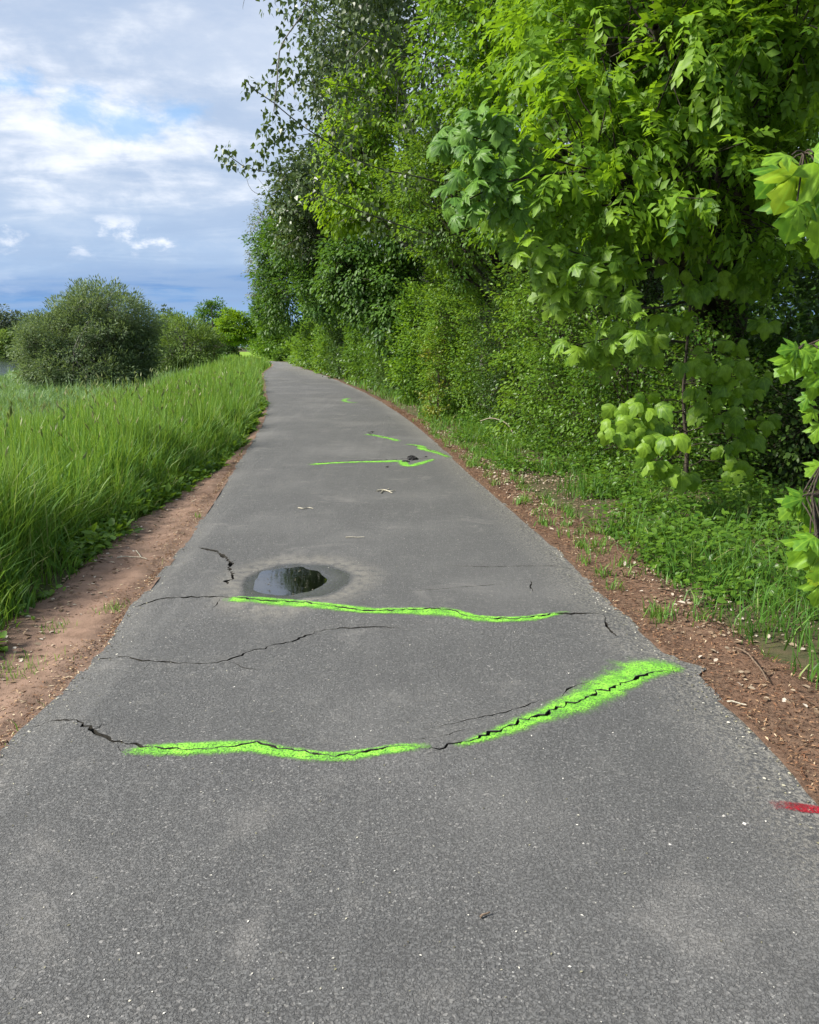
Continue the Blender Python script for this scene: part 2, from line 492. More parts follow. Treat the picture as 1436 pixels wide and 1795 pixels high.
def paint_mat(name, c1, c2, seed):
    """sprayed paint: full in the middle, speckled and thin towards its edge (attribute cover)"""
    m, t, out = new_mat(name)
    pos = t('ShaderNodeNewGeometry').outputs['Position']
    off = t('ShaderNodeVectorMath', {0: pos, 1: (seed, seed * 2.0, 0)}, operation='ADD').outputs[0]
    cov = t('ShaderNodeAttribute', None, attribute_name='cover').outputs['Fac']
    vo = t('ShaderNodeTexVoronoi', {'Vector': pos, 'Scale': 105.0}, feature='F1')
    v1 = t('ShaderNodeTexVoronoi', {'Vector': off, 'Scale': 190.0}, feature='F1')
    v2_ = t('ShaderNodeTexVoronoi', {'Vector': off, 'Scale': 420.0}, feature='F1')
    r1 = t('ShaderNodeSeparateColor', {0: v1.outputs['Color']}).outputs[0]
    r2 = t('ShaderNodeSeparateColor', {0: v2_.outputs['Color']}).outputs[1]
    n = t.noise(off, 110.0, 3, 0.7); n2 = t.noise(off, 14.0, 4, 0.6)
    ce = t.m('ADD', cov, t.m('MULTIPLY', t.m('SUBTRACT', n2, 0.5), t.m('MULTIPLY', t.m('SUBTRACT', 1.25, cov), 0.5)))
    rr_ = t.m('ADD', t.m('MULTIPLY', r1, 0.50), t.m('ADD', t.m('MULTIPLY', r2, 0.25), t.m('MULTIPLY', n, 0.22)))
    dots = t.step(t.m('ADD', ce, t.m('MULTIPLY', t.m('SUBTRACT', 0.48, rr_), 0.62)), 0.14, 0.80)
    mist = t.step(ce, 0.05, 1.0)
    a = t.m('MULTIPLY', t.m('MAXIMUM', dots, t.m('MULTIPLY', mist, 0.75)), t.step(cov, 0.0, 0.12))
    pit = t.step(t.noise(pos, 105.0, 4, 0.72, 0.6), 0.52, 0.38)
    a = t.m('MULTIPLY', a, t.m('SUBTRACT', 1.0, t.m('MULTIPLY', pit, 0.8)))
    a = t.m('MULTIPLY', a, t.m('ADD', 0.62, t.m('MULTIPLY', t.step(n2, 0.30, 0.62), 0.38)))
    c = t.mix(t.step(n2, 0.3, 0.7), c4(c1), c4(c2))
    c = t.mix(t.m('MULTIPLY', t.step(n, 0.45, 0.3), 0.45), c, c4([v * 0.55 for v in c1]))
    bp = t('ShaderNodeBump', {'Strength': 0.6, 'Distance': 0.005, 'Height': vo.outputs['Distance']}).outputs[0]
    p = t('ShaderNodeBsdfPrincipled', {'Base Color': c, 'Roughness': 0.7, 'Specular IOR Level': 0.3, 'Normal': bp})
    tp = t('ShaderNodeBsdfTransparent')
    mx = t('ShaderNodeMixShader', {0: a, 1: tp.outputs[0], 2: p.outputs[0]})
    t.l.new(mx.outputs[0], out.inputs[0])
    return m


def water_mat(name, rough=0.02, bump_scale=3.0, bump=0.02, tint=(0.02, 0.026, 0.02), clear=0.0):
    m, t, out = new_mat(name)
    pos = t('ShaderNodeNewGeometry').outputs['Position']
    mp = t('ShaderNodeMapping', {0: pos, 3: (1, 2.2, 1)}).outputs[0]
    n = t.noise(mp, bump_scale, 4, 0.6)
    bp = t('ShaderNodeBump', {'Strength': 0.5, 'Distance': bump, 'Height': n}).outputs[0]
    fr = t('ShaderNodeFresnel', {'IOR': 2.3 if clear else 1.33, 'Normal': bp}).outputs[0]
    if clear:                                     # smooth in the deep part, film over the stones elsewhere
        dst = t('ShaderNodeVectorMath', {0: pos, 1: (float(PUD_C[0]) - 0.07, float(PUD_C[1]) - 0.04, 0)}, operation='SUBTRACT').outputs[0]
        dst = t('ShaderNodeVectorMath', {0: dst, 1: (1.0, 0.62, 0.0)}, operation='MULTIPLY').outputs[0]
        dst = t('ShaderNodeVectorMath', {0: dst}, operation='LENGTH').outputs['Value']
        rough = t.m('MULTIPLY', t.step(t.m('ADD', dst, t.m('MULTIPLY', t.m('SUBTRACT', t.noise(pos, 9.0, 4, 0.6), 0.5), 0.16)), 0.22, 0.34), 0.15)
    gl = t('ShaderNodeBsdfGlossy', {'Color': (1, 1, 1, 1), 'Roughness': rough, 'Normal': bp})
    if clear:
        bs = t('ShaderNodeBsdfTransparent', {'Color': (0.82, 0.80, 0.74, 1)})
    else:
        bs = t('ShaderNodeBsdfDiffuse', {'Color': c4(tint)})
    mx = t('ShaderNodeMixShader', {0: fr, 1: bs.outputs[0], 2: gl.outputs[0]})
    t.l.new(mx.outputs[0], out.inputs[0])
    return m


# ------------------------------------------------------------------ ground, river, field
def strip_grid(svals, yvals, xf, zf):
    """grid of points x = xf(y) + s"""
    S, Y = np.meshgrid(svals, yvals)
    X = xf(Y) + S
    Z = zf(X, Y)
    V = np.stack([X, Y, Z], -1).reshape(-1, 3)
    n = len(svals)
    i = (np.arange(len(yvals) - 1)[:, None] * n + np.arange(n - 1)[None]).ravel()
    Fc = np.stack([i, i + 1, i + n + 1, i + n], 1)
    return V, Fc


sv = np.unique(np.round(np.concatenate([np.linspace(-700, -120, 14), np.linspace(-110, -30, 33), np.linspace(-29, -8, 40), np.linspace(-8, 8, 90), np.linspace(8, 40, 40), np.linspace(50, 700, 18)]), 3))
yv = np.unique(np.round(np.concatenate([np.linspace(-300, -14, 12), np.linspace(-12, 40, 160), np.linspace(40.5, 150, 110), np.linspace(155, 400, 40), np.linspace(430, 1500, 20)]), 3))
XC = lambda y: 0.5 * (XL(y) + XR(y))
V, Fc = strip_grid(sv, yv, XC, ground_z)
GROUND = soil_mat('ground_soil', (0.045, 0.055, 0.022), (0.075, 0.085, 0.03), (0.06, 0.045, 0.028), track=(0.085, 0.060, 0.040))
g = add('ground', V, Fc, GROUND, None, {'track': sstep(V[:, 0] - XR(V[:, 1]), 0.1, 0.8)})
tag(g, 'dark grassy soil of the river bank and woodland floor', kind='structure')

rv = np.array([[-700, -300, WATER_Z], [700, -300, WATER_Z], [700, 1500, WATER_Z], [-700, 1500, WATER_Z]], float)
# river: only the channel, as a strip that follows the bank
yy = np.concatenate([np.linspace(-100, 150, 60), np.linspace(160, 900, 40)])
ss = np.linspace(0, 1, 6)
RX = np.stack([XL(yy) - BANK(yy) - 53 + s * 54 for s in ss], 1)
V = np.stack([RX, np.repeat(yy[:, None], 6, 1), np.full_like(RX, WATER_Z)], -1).reshape(-1, 3)
i = (np.arange(len(yy) - 1)[:, None] * 6 + np.arange(5)[None]).ravel()
river = add('river', V, np.stack([i, i + 1, i + 7, i + 6], 1), water_mat('river_water', 0.05, 1.6, 0.06))
tag(river, 'grey river seen beside the big round willow', kind='structure')

# field beyond the bend, its sunlit brightness put into the colour
V, Fc = strip_grid(np.linspace(-13, 20, 12), np.linspace(92, 230, 40), XC, lambda x, y: 0.004 + 0.08 * sstep(y, 92, 100) + 0 * x)
FIELD = soil_mat('field_sunlit', (0.13, 0.24, 0.022), (0.20, 0.31, 0.03), (0.16, 0.27, 0.03), scale=2.0)
fo = add('field', V, Fc, FIELD)
tag(fo, 'small bright yellow-green field beyond the bend of the path', kind='structure')


# ------------------------------------------------------------------ path with cracks, paint and a puddle hollow
def pxl(pts, step=0.02, jag=0.0):
    P = catmull([G(*p)[:2] for p in pts], step)
    if jag:
        t = nrm(np.gradient(P, axis=0)); n = np.stack([-t[:, 1], t[:, 0]], 1)
        w = rng.normal(0, 1, len(P)); w2 = np.convolve(rng.normal(0, 1, len(P) + 8), np.ones(9) / 3, 'valid')
        off = (0.75 * w + 0.75 * w2) * jag
        off[0] = off[-1] = 0
        P = P + n * off[:, None]
    return P


# polyline, widest width in metres, jaggedness
CRACKS = [
    ([(75, 1268), (130, 1271), (165, 1288), (195, 1305), (245, 1314), (330, 1321), (400, 1318), (450, 1312), (520, 1324), (575, 1333), (640, 1327), (700, 1322)], 0.013, 0.008),
    ([(560, 1334), (600, 1330), (650, 1325), (710, 1323), (750, 1330)], 0.006, 0.005),
    ([(748, 1329), (800, 1316), (860, 1293), (940, 1266), (1010, 1240), (1075, 1216), (1130, 1195), (1188, 1172)], 0.014, 0.009),
    ([(1060, 1212), (1020, 1207), (992, 1219), (985, 1230)], 0.009, 0.004),
    ([(945, 1235), (880, 1256), (820, 1266), (740, 1281)], 0.007, 0.005),
    ([(820, 1284), (770, 1300), (725, 1312)], 0.004, 0.004),
    ([(235, 1062), (290, 1055), (390, 1054), (480, 1058), (560, 1066), (640, 1076), (700, 1075), (785, 1075), (830, 1087), (900, 1089), (985, 1082), (1058, 1084)], 0.013, 0.007),
    ([(1058, 1084), (1064, 1100), (1080, 1118)], 0.010, 0.004),
    ([(348, 962), (385, 971), (403, 988), (405, 1010), (398, 1028)], 0.016, 0.008),
    ([(158, 1147), (200, 1151), (260, 1160), (330, 1164), (390, 1160), (450, 1142), (510, 1126), (560, 1109), (620, 1103), (700, 1103)], 0.008, 0.006),
    ([(545, 815), (620, 810), (690, 808), (715, 806), (755, 806)], 0.02, 0.01),
    ([(645, 760), (655, 757), (650, 763), (670, 767), (695, 772)], 0.02, 0.01),
    ([(715, 782), (740, 786), (755, 792), (785, 799)], 0.025, 0.01),
    ([(930, 1018), (928, 1026), (936, 1038)], 0.006, 0.004),
    ([(780, 991), (860, 993), (940, 992), (1020, 992)], 0.0045, 0.004),
    ([(720, 1036), (790, 1030), (880, 1024)], 0.004, 0.004),
    ([(605, 1340), (620, 1334)], 0.008, 0.002),
    ([(150, 1290), (172, 1282), (186, 1275)], 0.006, 0.004),
    ([(205, 1312), (214, 1326), (228, 1333)], 0.005, 0.004),
    ([(405, 1163), (430, 1172), (452, 1176)], 0.005, 0.004),
    ([(262, 1165), (250, 1176)], 0.005, 0.003),
    ([(385, 1056), (378, 1064), (372, 1068)], 0.006, 0.003),
    ([(905, 1284), (930, 1290), (948, 1288)], 0.005, 0.004),
    ([(404, 990), (416, 984)], 0.008, 0.003),
]


def crack_poly(pts, wmax, jag):
    yb = G(*pts[len(pts) // 2])[1]
    wmax = max(wmax * np.interp(yb, [3, 4.5, 6, 12], [1.25, 1.75, 2.0, 1.4]), np.interp(yb, [3, 5, 8], [0.005, 0.006, 0.009])); jag = jag * 1.25
    P = pxl(pts, 0.022, jag)
    n = len(P)
    t = nrm(np.gradient(P, axis=0)); nn = np.stack([-t[:, 1], t[:, 0]], 1)
    w = wmax * (0.20 + 0.80 * np.abs(np.convolve(rng.normal(0, 1, n + 4), np.ones(5) / 2.2, 'valid')))
    e = np.minimum(np.arange(n), np.arange(n)[::-1]) / 5.0
    w = np.minimum(w, wmax * 1.25) * np.clip(0.15 + e, 0.15, 1)
    return P, np.vstack([P + nn * w[:, None] / 2, (P - nn * w[:, None] / 2)[::-1]])


CP = [crack_poly(*c) for c in CRACKS]


def in_poly(px, py, poly):
    ins = np.zeros(len(px), bool)
    x0, y0 = poly[:, 0], poly[:, 1]
    x1, y1 = np.roll(x0, -1), np.roll(y0, -1)
    lo, hi = poly.min(0) - 1e-6, poly.max(0) + 1e-6
    c = np.where((px > lo[0]) & (px < hi[0]) & (py > lo[1]) & (py < hi[1]))[0]
    if len(c) == 0:
        return ins
    X, Yc = px[c][:, None], py[c][:, None]
    cond = ((y0 <= Yc) != (y1 <= Yc))
    with np.errstate(divide='ignore', invalid='ignore'):
        xi = x0 + (Yc - y0) / (y1 - y0) * (x1 - x0)
    ins[c] = ((cond & (X < xi)).sum(1) % 2).astype(bool)
    return ins


def dist_poly(x, y, P):
    """distance of points to polyline P (k,2)"""
    best = np.full(len(x), 1e9)
    Q = np.stack([x, y], 1)
    for a, b in zip(P[:-1], P[1:]):
        ab = b - a
        t = np.clip(((Q - a) @ ab) / max(ab @ ab, 1e-12), 0, 1)
        d = np.linalg.norm(Q - a - t[:, None] * ab, axis=1)
        best = np.minimum(best, d)
    return best


PUD_C = G(518, 1020)[:2]
PUD_A = (G(606, 1018)[0] - G(428, 1018)[0]) / 2
PUD_B = (G(518, 981)[1] - G(518, 1055)[1]) / 2


HOL_C = PUD_C + np.array([-0.085, -0.02])


def hollow_r(x, y):
    dx, dy = (x - HOL_C[0]) / (PUD_A * 0.74), (y - HOL_C[1]) / (PUD_B * 0.92)
    a = np.arctan2(dy, dx)
    return np.hypot(dx, dy) / (1 + 0.10 * np.sin(2 * a + 1.9) + 0.07 * np.sin(3 * a) + 0.05 * np.sin(5 * a + 1) + 0.03 * np.sin(11 * a))


def pud_r(x, y):
    dx, dy = x - PUD_C[0], y - PUD_C[1]
    a = np.arctan2(dy / PUD_B, dx / PUD_A)
    wob = 1 + 0.06 * np.sin(2 * a + 0.6) + 0.05 * np.sin(3 * a + 1.0) + 0.025 * np.sin(7 * a)
    return np.hypot(dx / PUD_A, dy / PUD_B) / wob


COARSE = [(c[0][::6], k[1]) for c, k in zip(CP, CRACKS)]


def path_z(x, y):
    x = np.asarray(x, float); y = np.asarray(y, float)
    z = 0.006 * vnoise(x, y, 21, 3, 0.6)
    # asphalt lifted along the big cracks by roots
    for (P, w), amp in zip(COARSE, [0.018, 0, 0.022, 0.008, 0, 0, 0.020, 0.006, 0.012, 0.006, 0.02, 0.012, 0.015, 0, 0, 0, 0] + [0] * 12):
        if amp:
            m = (y > P[:, 1].min() - 0.7) & (y < P[:, 1].max() + 0.7)
            if m.any():
                z[m] += amp * np.exp(-(dist_poly(x[m], y[m], P) / 0.20) ** 2)
    r = hollow_r(x, y)
    z -= (0.026 + 0.004 * vnoise(x, y, 90, 3, 5.0)) * (1 - sstep(r, 0.2, 1.45))
    z -= 0.03 * (1 - sstep(np.minimum(x - XL(y), XR(y) - x), 0.0, 0.22))
    return z


def cdt_sheet(outline, spacing_pts, cracks):
    """triangulated sheet inside outline with holes where the cracks are"""
    pts = [outline] + [c for c in cracks] + [spacing_pts]
    allp = np.concatenate(pts)
    edges = []; k = 0
    for p in pts[:-1]:
        n = len(p)
        edges += [(k + j, k + (j + 1) % n) for j in range(n)]
        k += n
    r = delaunay_2d_cdt([Vector(p) for p in allp], edges, [], 0, 1e-5)
    v = np.array([tuple(p) for p in r[0]]); f = np.array([t for t in r[2] if len(t) == 3])
    c = v[f].mean(1)
    keep = in_poly(c[:, 0], c[:, 1], outline)
    for p in cracks:
        keep &= ~in_poly(c[:, 0], c[:, 1], p)
    f = f[keep]
    a = v[f]
    area = (a[:, 1, 0] - a[:, 0, 0]) * (a[:, 2, 1] - a[:, 0, 1]) - (a[:, 1, 1] - a[:, 0, 1]) * (a[:, 2, 0] - a[:, 0, 0])
    f[area < 0] = f[area < 0][:, ::-1]
    return v, f


# outline with a slightly broken rim
ye = np.concatenate([np.arange(-12, 1.2, 0.4), np.arange(1.2, 14, 0.03), np.arange(14, 30, 0.12), np.arange(30, 96, 0.6), np.arange(96, 262, 4)])
rimn = lambda s: (0.020 * vnoise(ye, ye * 0, s, 3, 1.2) + 0.012 * vnoise(ye, ye * 0 + 5, s + 9, 3, 8.0)) * np.clip(1.2 - ye / 60, 0.2, 1)
OL = np.stack([XL(ye) + rimn(31), ye], 1); OR = np.stack([XR(ye) + rimn(43), ye], 1)
outline = np.vstack([OR, OL[::-1]])
grid = []
for y0, y1, st in ((1.0, 7.5, 0.055), (7.5, 14, 0.11), (14, 40, 0.3), (40, 100, 1.0), (100, 260, 4.0), (-11, 1.0, 0.5)):
    for y in np.arange(y0, y1, st):
        n = max(2, int((XR(y) - XL(y) - 0.06) / st))
        x = np.linspace(XL(y) + 0.05, XR(y) - 0.05, n)
        grid.append(np.stack([x + rng.uniform(-.2, .2, n) * st, np.full(n, y) + rng.uniform(-.2, .2, n) * st], 1))
gx_, gy_ = np.meshgrid(np.arange(-.55, .56, .022) + PUD_C[0], np.arange(-.85, .86, .03) + PUD_C[1])
grid.append(np.stack([gx_.ravel(), gy_.ravel()], 1) + rng.uniform(-.004, .004, (gx_.size, 2)))
grid = np.concatenate(grid)
far_in = np.ones(len(grid), bool)
for P, poly in CP:
    far_in &= ~in_poly(grid[:, 0], grid[:, 1], poly)
grid = grid[far_in]
polys = [p for _, p in CP]
v2, f2 = cdt_sheet(outline, grid, polys)
z = path_z(v2[:, 0], v2[:, 1])
dl = v2[:, 0] - XL(v2[:, 1]); dr = XR(v2[:, 1]) - v2[:, 0]
e = np.minimum(dl, dr)
rim = (1 - sstep(dr, 0.0, 0.45)) + 0.25 * (1 - sstep(dl, 0, 0.25))
r = pud_r(v2[:, 0], v2[:, 1])
rn = r + 0.05 * vnoise(v2[:, 0], v2[:, 1], 77, 3, 9)
PUD_Z = float(path_z(HOL_C[:1], HOL_C[1:])[0]) + 0.0150
wet = np.maximum((1 - sstep(z - PUD_Z + 0.0008 * vnoise(v2[:, 0], v2[:, 1], 79, 3, 14), 0.0012, 0.0035)) * (1 - sstep(r, 1.15, 1.3)), (1 - sstep(rn + 0.05 * vnoise(v2[:, 0], v2[:, 1], 78, 3, 7), 0.95, 1.03)) * 0.9)
silt = sstep(rn, 0.99, 1.1) * (1 - sstep(rn, 1.15, 1.75)) * 0.8
lip = np.zeros(len(v2))
for (P, poly), (pts_, w_, j_) in zip(CP, CRACKS):
    m_ = np.where((v2[:, 1] > P[:, 1].min() - .25) & (v2[:, 1] < P[:, 1].max() + .25) & (v2[:, 1] < 14))[0]
    if len(m_):
        lip[m_] = np.maximum(lip[m_], min(1.0, w_ / 0.011) * np.exp(-(dist_poly(v2[m_, 0], v2[m_, 1], P[::2]) / 0.045) ** 2))
V = np.column_stack([v2, z])
asph = asphalt()
path = add('path', V, f2, asph, None, {'rim': rim, 'wet': wet, 'silt': silt, 'lip': lip})
tag(path, 'grey asphalt cycle path with cracks, bending away between meadow and trees', kind='structure')

CRACK = soil_mat('crack_dirt', (0.018, 0.017, 0.015), (0.035, 0.032, 0.027), (0.02, 0.02, 0.016), scale=60, bump=0.004)
for P, poly in CP:
    zt = path_z(poly[:, 0], poly[:, 1]) - 0.0005
    n = len(poly)
    k = n // 2
    mid = np.vstack([P, P[::-1]])
    low = mid + (poly - mid) * 0.35
    V = np.vstack([np.column_stack([poly, zt]), np.column_stack([low, zt - 0.034])])
    j = np.arange(n); jn = (j + 1) % n
    walls = np.stack([j, j + n, jn + n, jn], 1)
    q = np.arange(k - 1)
    floor = np.stack([n + q, n + q + 1, n + (2 * k - 2 - q), n + (2 * k - 1 - q)], 1)
    add('crack', V, [walls, floor], CRACK, path)

LIME = paint_mat('lime_spray', (0.15, 0.46, 0.038), (0.24, 0.58, 0.058), 3.0)
RED = paint_mat('red_spray', (0.25, 0.008, 0.016), (0.33, 0.014, 0.026), 8.0)


def spray(pts, wu, wd, mat, label, step=0.02, core=0.55, strength=1.0, ragged=0.15, wk=1.6, cexp=1.25):
    """band of sprayed paint along pts, reaching wu metres beyond (away from the viewer) and wd this side of the line"""
    P = catmull([G(*p)[:2] for p in pts], 0.03)
    n = len(P)
    t = nrm(np.gradient(P, axis=0)); nn = np.stack([-t[:, 1], t[:, 0]], 1)
    nn[nn[:, 1] < 0] *= -1
    u = np.linspace(0, 1, n)
    WU = np.interp(u, np.linspace(0, 1, len(wu)), wu); WD = np.interp(u, np.linspace(0, 1, len(wd)), wd)
    WU = WU * wk; WD = WD * wk
    WU = WU * (1 + ragged * vnoise(u * 30, u * 0, int(pts[0][0]), 3)); WD = WD * (1 + ragged * vnoise(u * 30, u * 0 + 9, int(pts[0][0]), 3))
    out = np.vstack([P - nn * WD[:, None], (P + nn * WU[:, None])[::-1]])
    lo, hi = out.min(0), out.max(0)
    gx, gy = np.meshgrid(np.arange(lo[0], hi[0], step), np.arange(lo[1], hi[1], step))
    gp = np.stack([gx.ravel(), gy.ravel()], 1) + rng.uniform(-.2, .2, (gx.size, 2)) * step
    gp = gp[in_poly(gp[:, 0], gp[:, 1], out)]
    near = []
    for Pc, poly in CP:
        if (poly.max(0) > lo).all() and (poly.min(0) < hi).all():
            near.append(poly)
            if len(gp):
                gp = gp[~in_poly(gp[:, 0], gp[:, 1], poly)]
    pts3 = [out] + near + [gp]
    allp = np.concatenate(pts3); edges = []; k = 0
    for p in pts3[:-1]:
        edges += [(k + j, k + (j + 1) % len(p)) for j in range(len(p))]; k += len(p)
    rr = delaunay_2d_cdt([Vector(p) for p in allp], edges, [], 0, 1e-5)
    v = np.array([tuple(p) for p in rr[0]]); f = np.array([q for q in rr[2] if len(q) == 3])
    c = v[f].mean(1)
    keep = in_poly(c[:, 0], c[:, 1], out)
    for p in near:
        keep &= ~in_poly(c[:, 0], c[:, 1], p)
    f = f[keep]
    a = v[f]
    area = (a[:, 1, 0] - a[:, 0, 0]) * (a[:, 2, 1] - a[:, 0, 1]) - (a[:, 1, 1] - a[:, 0, 1]) * (a[:, 2, 0] - a[:, 0, 0])
    f[area < 0] = f[area < 0][:, ::-1]
    used = np.unique(f); mp = np.full(len(v), -1); mp[used] = np.arange(len(used)); v = v[used]; f = mp[f]
    # cover: 1 on the line, falling to 0 at the rim
    d2 = ((v[:, None] - P[None]) ** 2).sum(-1); i = d2.argmin(1)
    sd_ = ((v - P[i]) * nn[i]).sum(1)
    rel = np.where(sd_ > 0, sd_ / np.maximum(WU[i], 1e-4), -sd_ / np.maximum(WD[i], 1e-4))
    cover = (1 - sstep(rel, core * 0.35, 1.0)) ** cexp * strength
    s = np.minimum(i, n - 1 - i) * 0.03
    cover *= 0.25 + 0.75 * sstep(s, 0.0, 0.12)
    zz_ = path_z(v[:, 0], v[:, 1]) + 0.003
    o = add('spray_line', np.column_stack([v, zz_]), f, mat, path, {'cover': np.clip(cover, 0, 1)})
    o['label'] = label
    return o


spray([(212, 1327), (260, 1322), (340, 1319), (430, 1316), (500, 1325), (570, 1331), (650, 1328), (757, 1323)],
      [0.02, 0.045, 0.045, 0.05, 0.03, 0.02, 0.035, 0.028], [0.03, 0.05, 0.055, 0.04, 0.04, 0.05, 0.04, 0.025], LIME, 'lime green sprayed line along the nearest crack')
spray([(792, 1321), (850, 1300), (930, 1270), (1010, 1241), (1080, 1214), (1140, 1190), (1200, 1171)],
      [0.02, 0.04, 0.06, 0.09, 0.17, 0.24, 0.12], [0.02, 0.05, 0.07, 0.10, 0.07, 0.05, 0.035], LIME, 'broad lime green sprayed sweep rising to the right edge', core=0.10, wk=1.6, cexp=1.7)
spray([(388, 1057), (450, 1056), (560, 1066), (650, 1076), (720, 1076), (790, 1078), (840, 1088), (910, 1090), (998, 1079)],
      [0.02, 0.075, 0.045, 0.05, 0.055, 0.06, 0.035, 0.03, 0.02], [0.055, 0.075, 0.075, 0.06, 0.05, 0.075, 0.065, 0.055, 0.02], LIME, 'lime green sprayed line in front of the puddle')
spray([(541, 817), (600, 813), (660, 811), (705, 810), (716, 816), (735, 812), (762, 806)], [0.06] * 4 + [0.06, 0.05, 0.03], [0.07, 0.07, 0.07, 0.12, 0.16, 0.14, 0.05], LIME, 'thin lime green sprayed line below the lump of broken asphalt', step=0.04, wk=1.0)
spray([(640, 762), (660, 765), (680, 769), (700, 774)], [0.10] * 4, [0.10] * 4, LIME, 'short lime green sprayed wiggle further up the path', step=0.05, wk=1.0, strength=0.8)
spray([(709, 780), (735, 783), (742, 789), (762, 794), (788, 801)], [0.10] * 5, [0.10] * 5, LIME, 'lime green sprayed wiggle near the right verge', step=0.05, wk=1.0)
spray([(613, 698), (605, 700), (604, 703), (612, 705), (628, 706)], [0.16] * 5, [0.16] * 5, LIME, 'small lime green sprayed hook far up the path', step=0.06, wk=0.9, strength=0.6)
spray([(1350, 1411), (1385, 1410), (1440, 1407), (1475, 1404)], [0.022, 0.024, 0.022, 0.02], [0.022, 0.024, 0.022, 0.02], RED, 'dark red sprayed dash by the right edge', step=0.010, core=1.6, wk=1.5, cexp=0.7)

# puddle water lies in the hollow
ang = np.linspace(0, 2 * math.pi, 64, endpoint=False)
ringp = np.stack([HOL_C[0] + PUD_A * 0.95 * np.cos(ang), HOL_C[1] + PUD_B * 1.15 * np.sin(ang)], 1)
V = np.vstack([[HOL_C[0], HOL_C[1], PUD_Z], np.column_stack([ringp, np.full(64, PUD_Z)])])
j = np.arange(64)
pud = add('puddle', V, np.stack([np.zeros(64, int), 1 + j, 1 + (j + 1) % 64], 1), water_mat('puddle_water', 0.0, 8, 0.0005, clear=1.0))
tag(pud, 'shallow oval puddle mirroring the sky in a hollow of the path', 'puddle')

# earth strip on the left, bark-strewn verge on the right
dv = np.concatenate([np.linspace(-1.3, -0.7, 16), np.linspace(-0.68, 0.03, 36)])
yv2 = np.concatenate([np.arange(-6, 2, 0.3), np.arange(2, 12, 0.05), np.arange(12, 30, 0.2), np.arange(30, 80, 1.0)])
def dirt_z(x, y):
    d = XL(y) - x
    wv = np.interp(y, [0, 3, 6, 8, 9.5, 11.5, 14, 26], [0.9, 0.75, 0.68, 0.64, 0.48, 0.22, 0.14, 0.12]) + 0.10 * vnoise(y, y * 0, 8, 3, 1.1)
    rut = -0.012 * np.exp(-((d - 0.33 - 0.05 * vnoise(y, y * 0 + 3, 4, 2, 0.6)) / 0.12) ** 2) + 0.010 * np.exp(-((d - 0.12) / 0.07) ** 2)
    return -0.026 + rut + 0.012 * vnoise(x, y, 12, 4, 3.0) + 0.006 * vnoise(x, y, 13, 3, 14) - 0.09 * sstep(d, wv - 0.15, wv + 0.12)
V, Fc = strip_grid(dv, yv2, XL, dirt_z)
DIRT = soil_mat('red_earth', (0.130, 0.086, 0.062), (0.205, 0.138, 0.102), (0.18, 0.11, 0.078), scale=7.0, bump=0.018, track=(0.255, 0.168, 0.125))
dd_ = XL(V[:, 1]) - V[:, 0]
trk = np.exp(-((dd_ - 0.33 - 0.06 * vnoise(V[:, 1], V[:, 1] * 0 + 3, 4, 2, 0.6)) / 0.17) ** 2)
dirt = add('dirt_strip', V, Fc, DIRT, None, {'track': trk})
tag(dirt, 'strip of trodden reddish earth along the left side of the path', kind='structure')
dv = np.concatenate([np.linspace(-0.03, 0.7, 36), np.linspace(0.72, 1.6, 20)])
def verge_z(x, y):
    d = x - XR(y)
    wv = np.interp(y, [0, 4, 8, 12, 16, 20, 30], [0.36, 0.36, 0.34, 0.28, 0.20, 0.12, 0.05]) + 0.12 * vnoise(y, y * 0, 18, 3, 1.1)
    return -0.024 + 0.012 * vnoise(x, y, 15, 4, 3.0) + 0.007 * vnoise(x, y, 16, 3, 16) + 0.02 * sstep(d, 0.1, 0.5) - 0.12 * sstep(d, wv, wv + 0.45)
V, Fc = strip_grid(dv, yv2, XR, verge_z)
VERGE = soil_mat('bark_mulch', (0.080, 0.050, 0.034), (0.165, 0.105, 0.070), (0.135, 0.072, 0.044), scale=30.0, bump=0.015)
verge = add('verge', V, Fc, VERGE)
tag(verge, 'narrow brown verge of bark crumbs along the right side', kind='structure')


# ------------------------------------------------------------------ leaves
def T(vs, fs):
    return np.array(vs, float), np.array(fs, int)


LEAF2 = T([(0, 0, 0), (0.48, 0.30, 0.07), (1, 0, -0.08), (0.48, -0.30, 0.07)], [(0, 2, 1), (0, 3, 2)])
NARROW = T([(0, 0, 0), (0.45, 0.13, 0.03), (1, 0, -0.1), (0.45, -0.13, 0.03)], [(0, 2, 1), (0, 3, 2)])
OVAL = T([(0, 0, 0), (0.28, 0.26, 0.05), (0.66, 0.26, 0.02), (1, 0, -0.14), (0.66, -0.26, 0.02), (0.28, -0.26, 0.05), (0.5, 0, -0.03)],
         [(0, 6, 1), (1, 6, 2), (2, 6, 3), (3, 6, 4), (4, 6, 5), (5, 6, 0)])
DELTA = T([(0, 0, 0), (0.12, 0.42, 0.03), (1, 0, -0.12), (0.12, -0.42, 0.03)], [(0, 2, 1), (0, 3, 2)])
half = [(0.0, 0.03), (-0.10, 0.20), (-0.02, 0.44), (0.10, 0.34), (0.20, 0.30), (0.33, 0.46), (0.48, 0.66), (0.52, 0.48), (0.58, 0.46), (0.50, 0.22), (0.66, 0.24), (0.74, 0.33), (0.80, 0.18), (0.87, 0.17), (1.0, 0.0)]


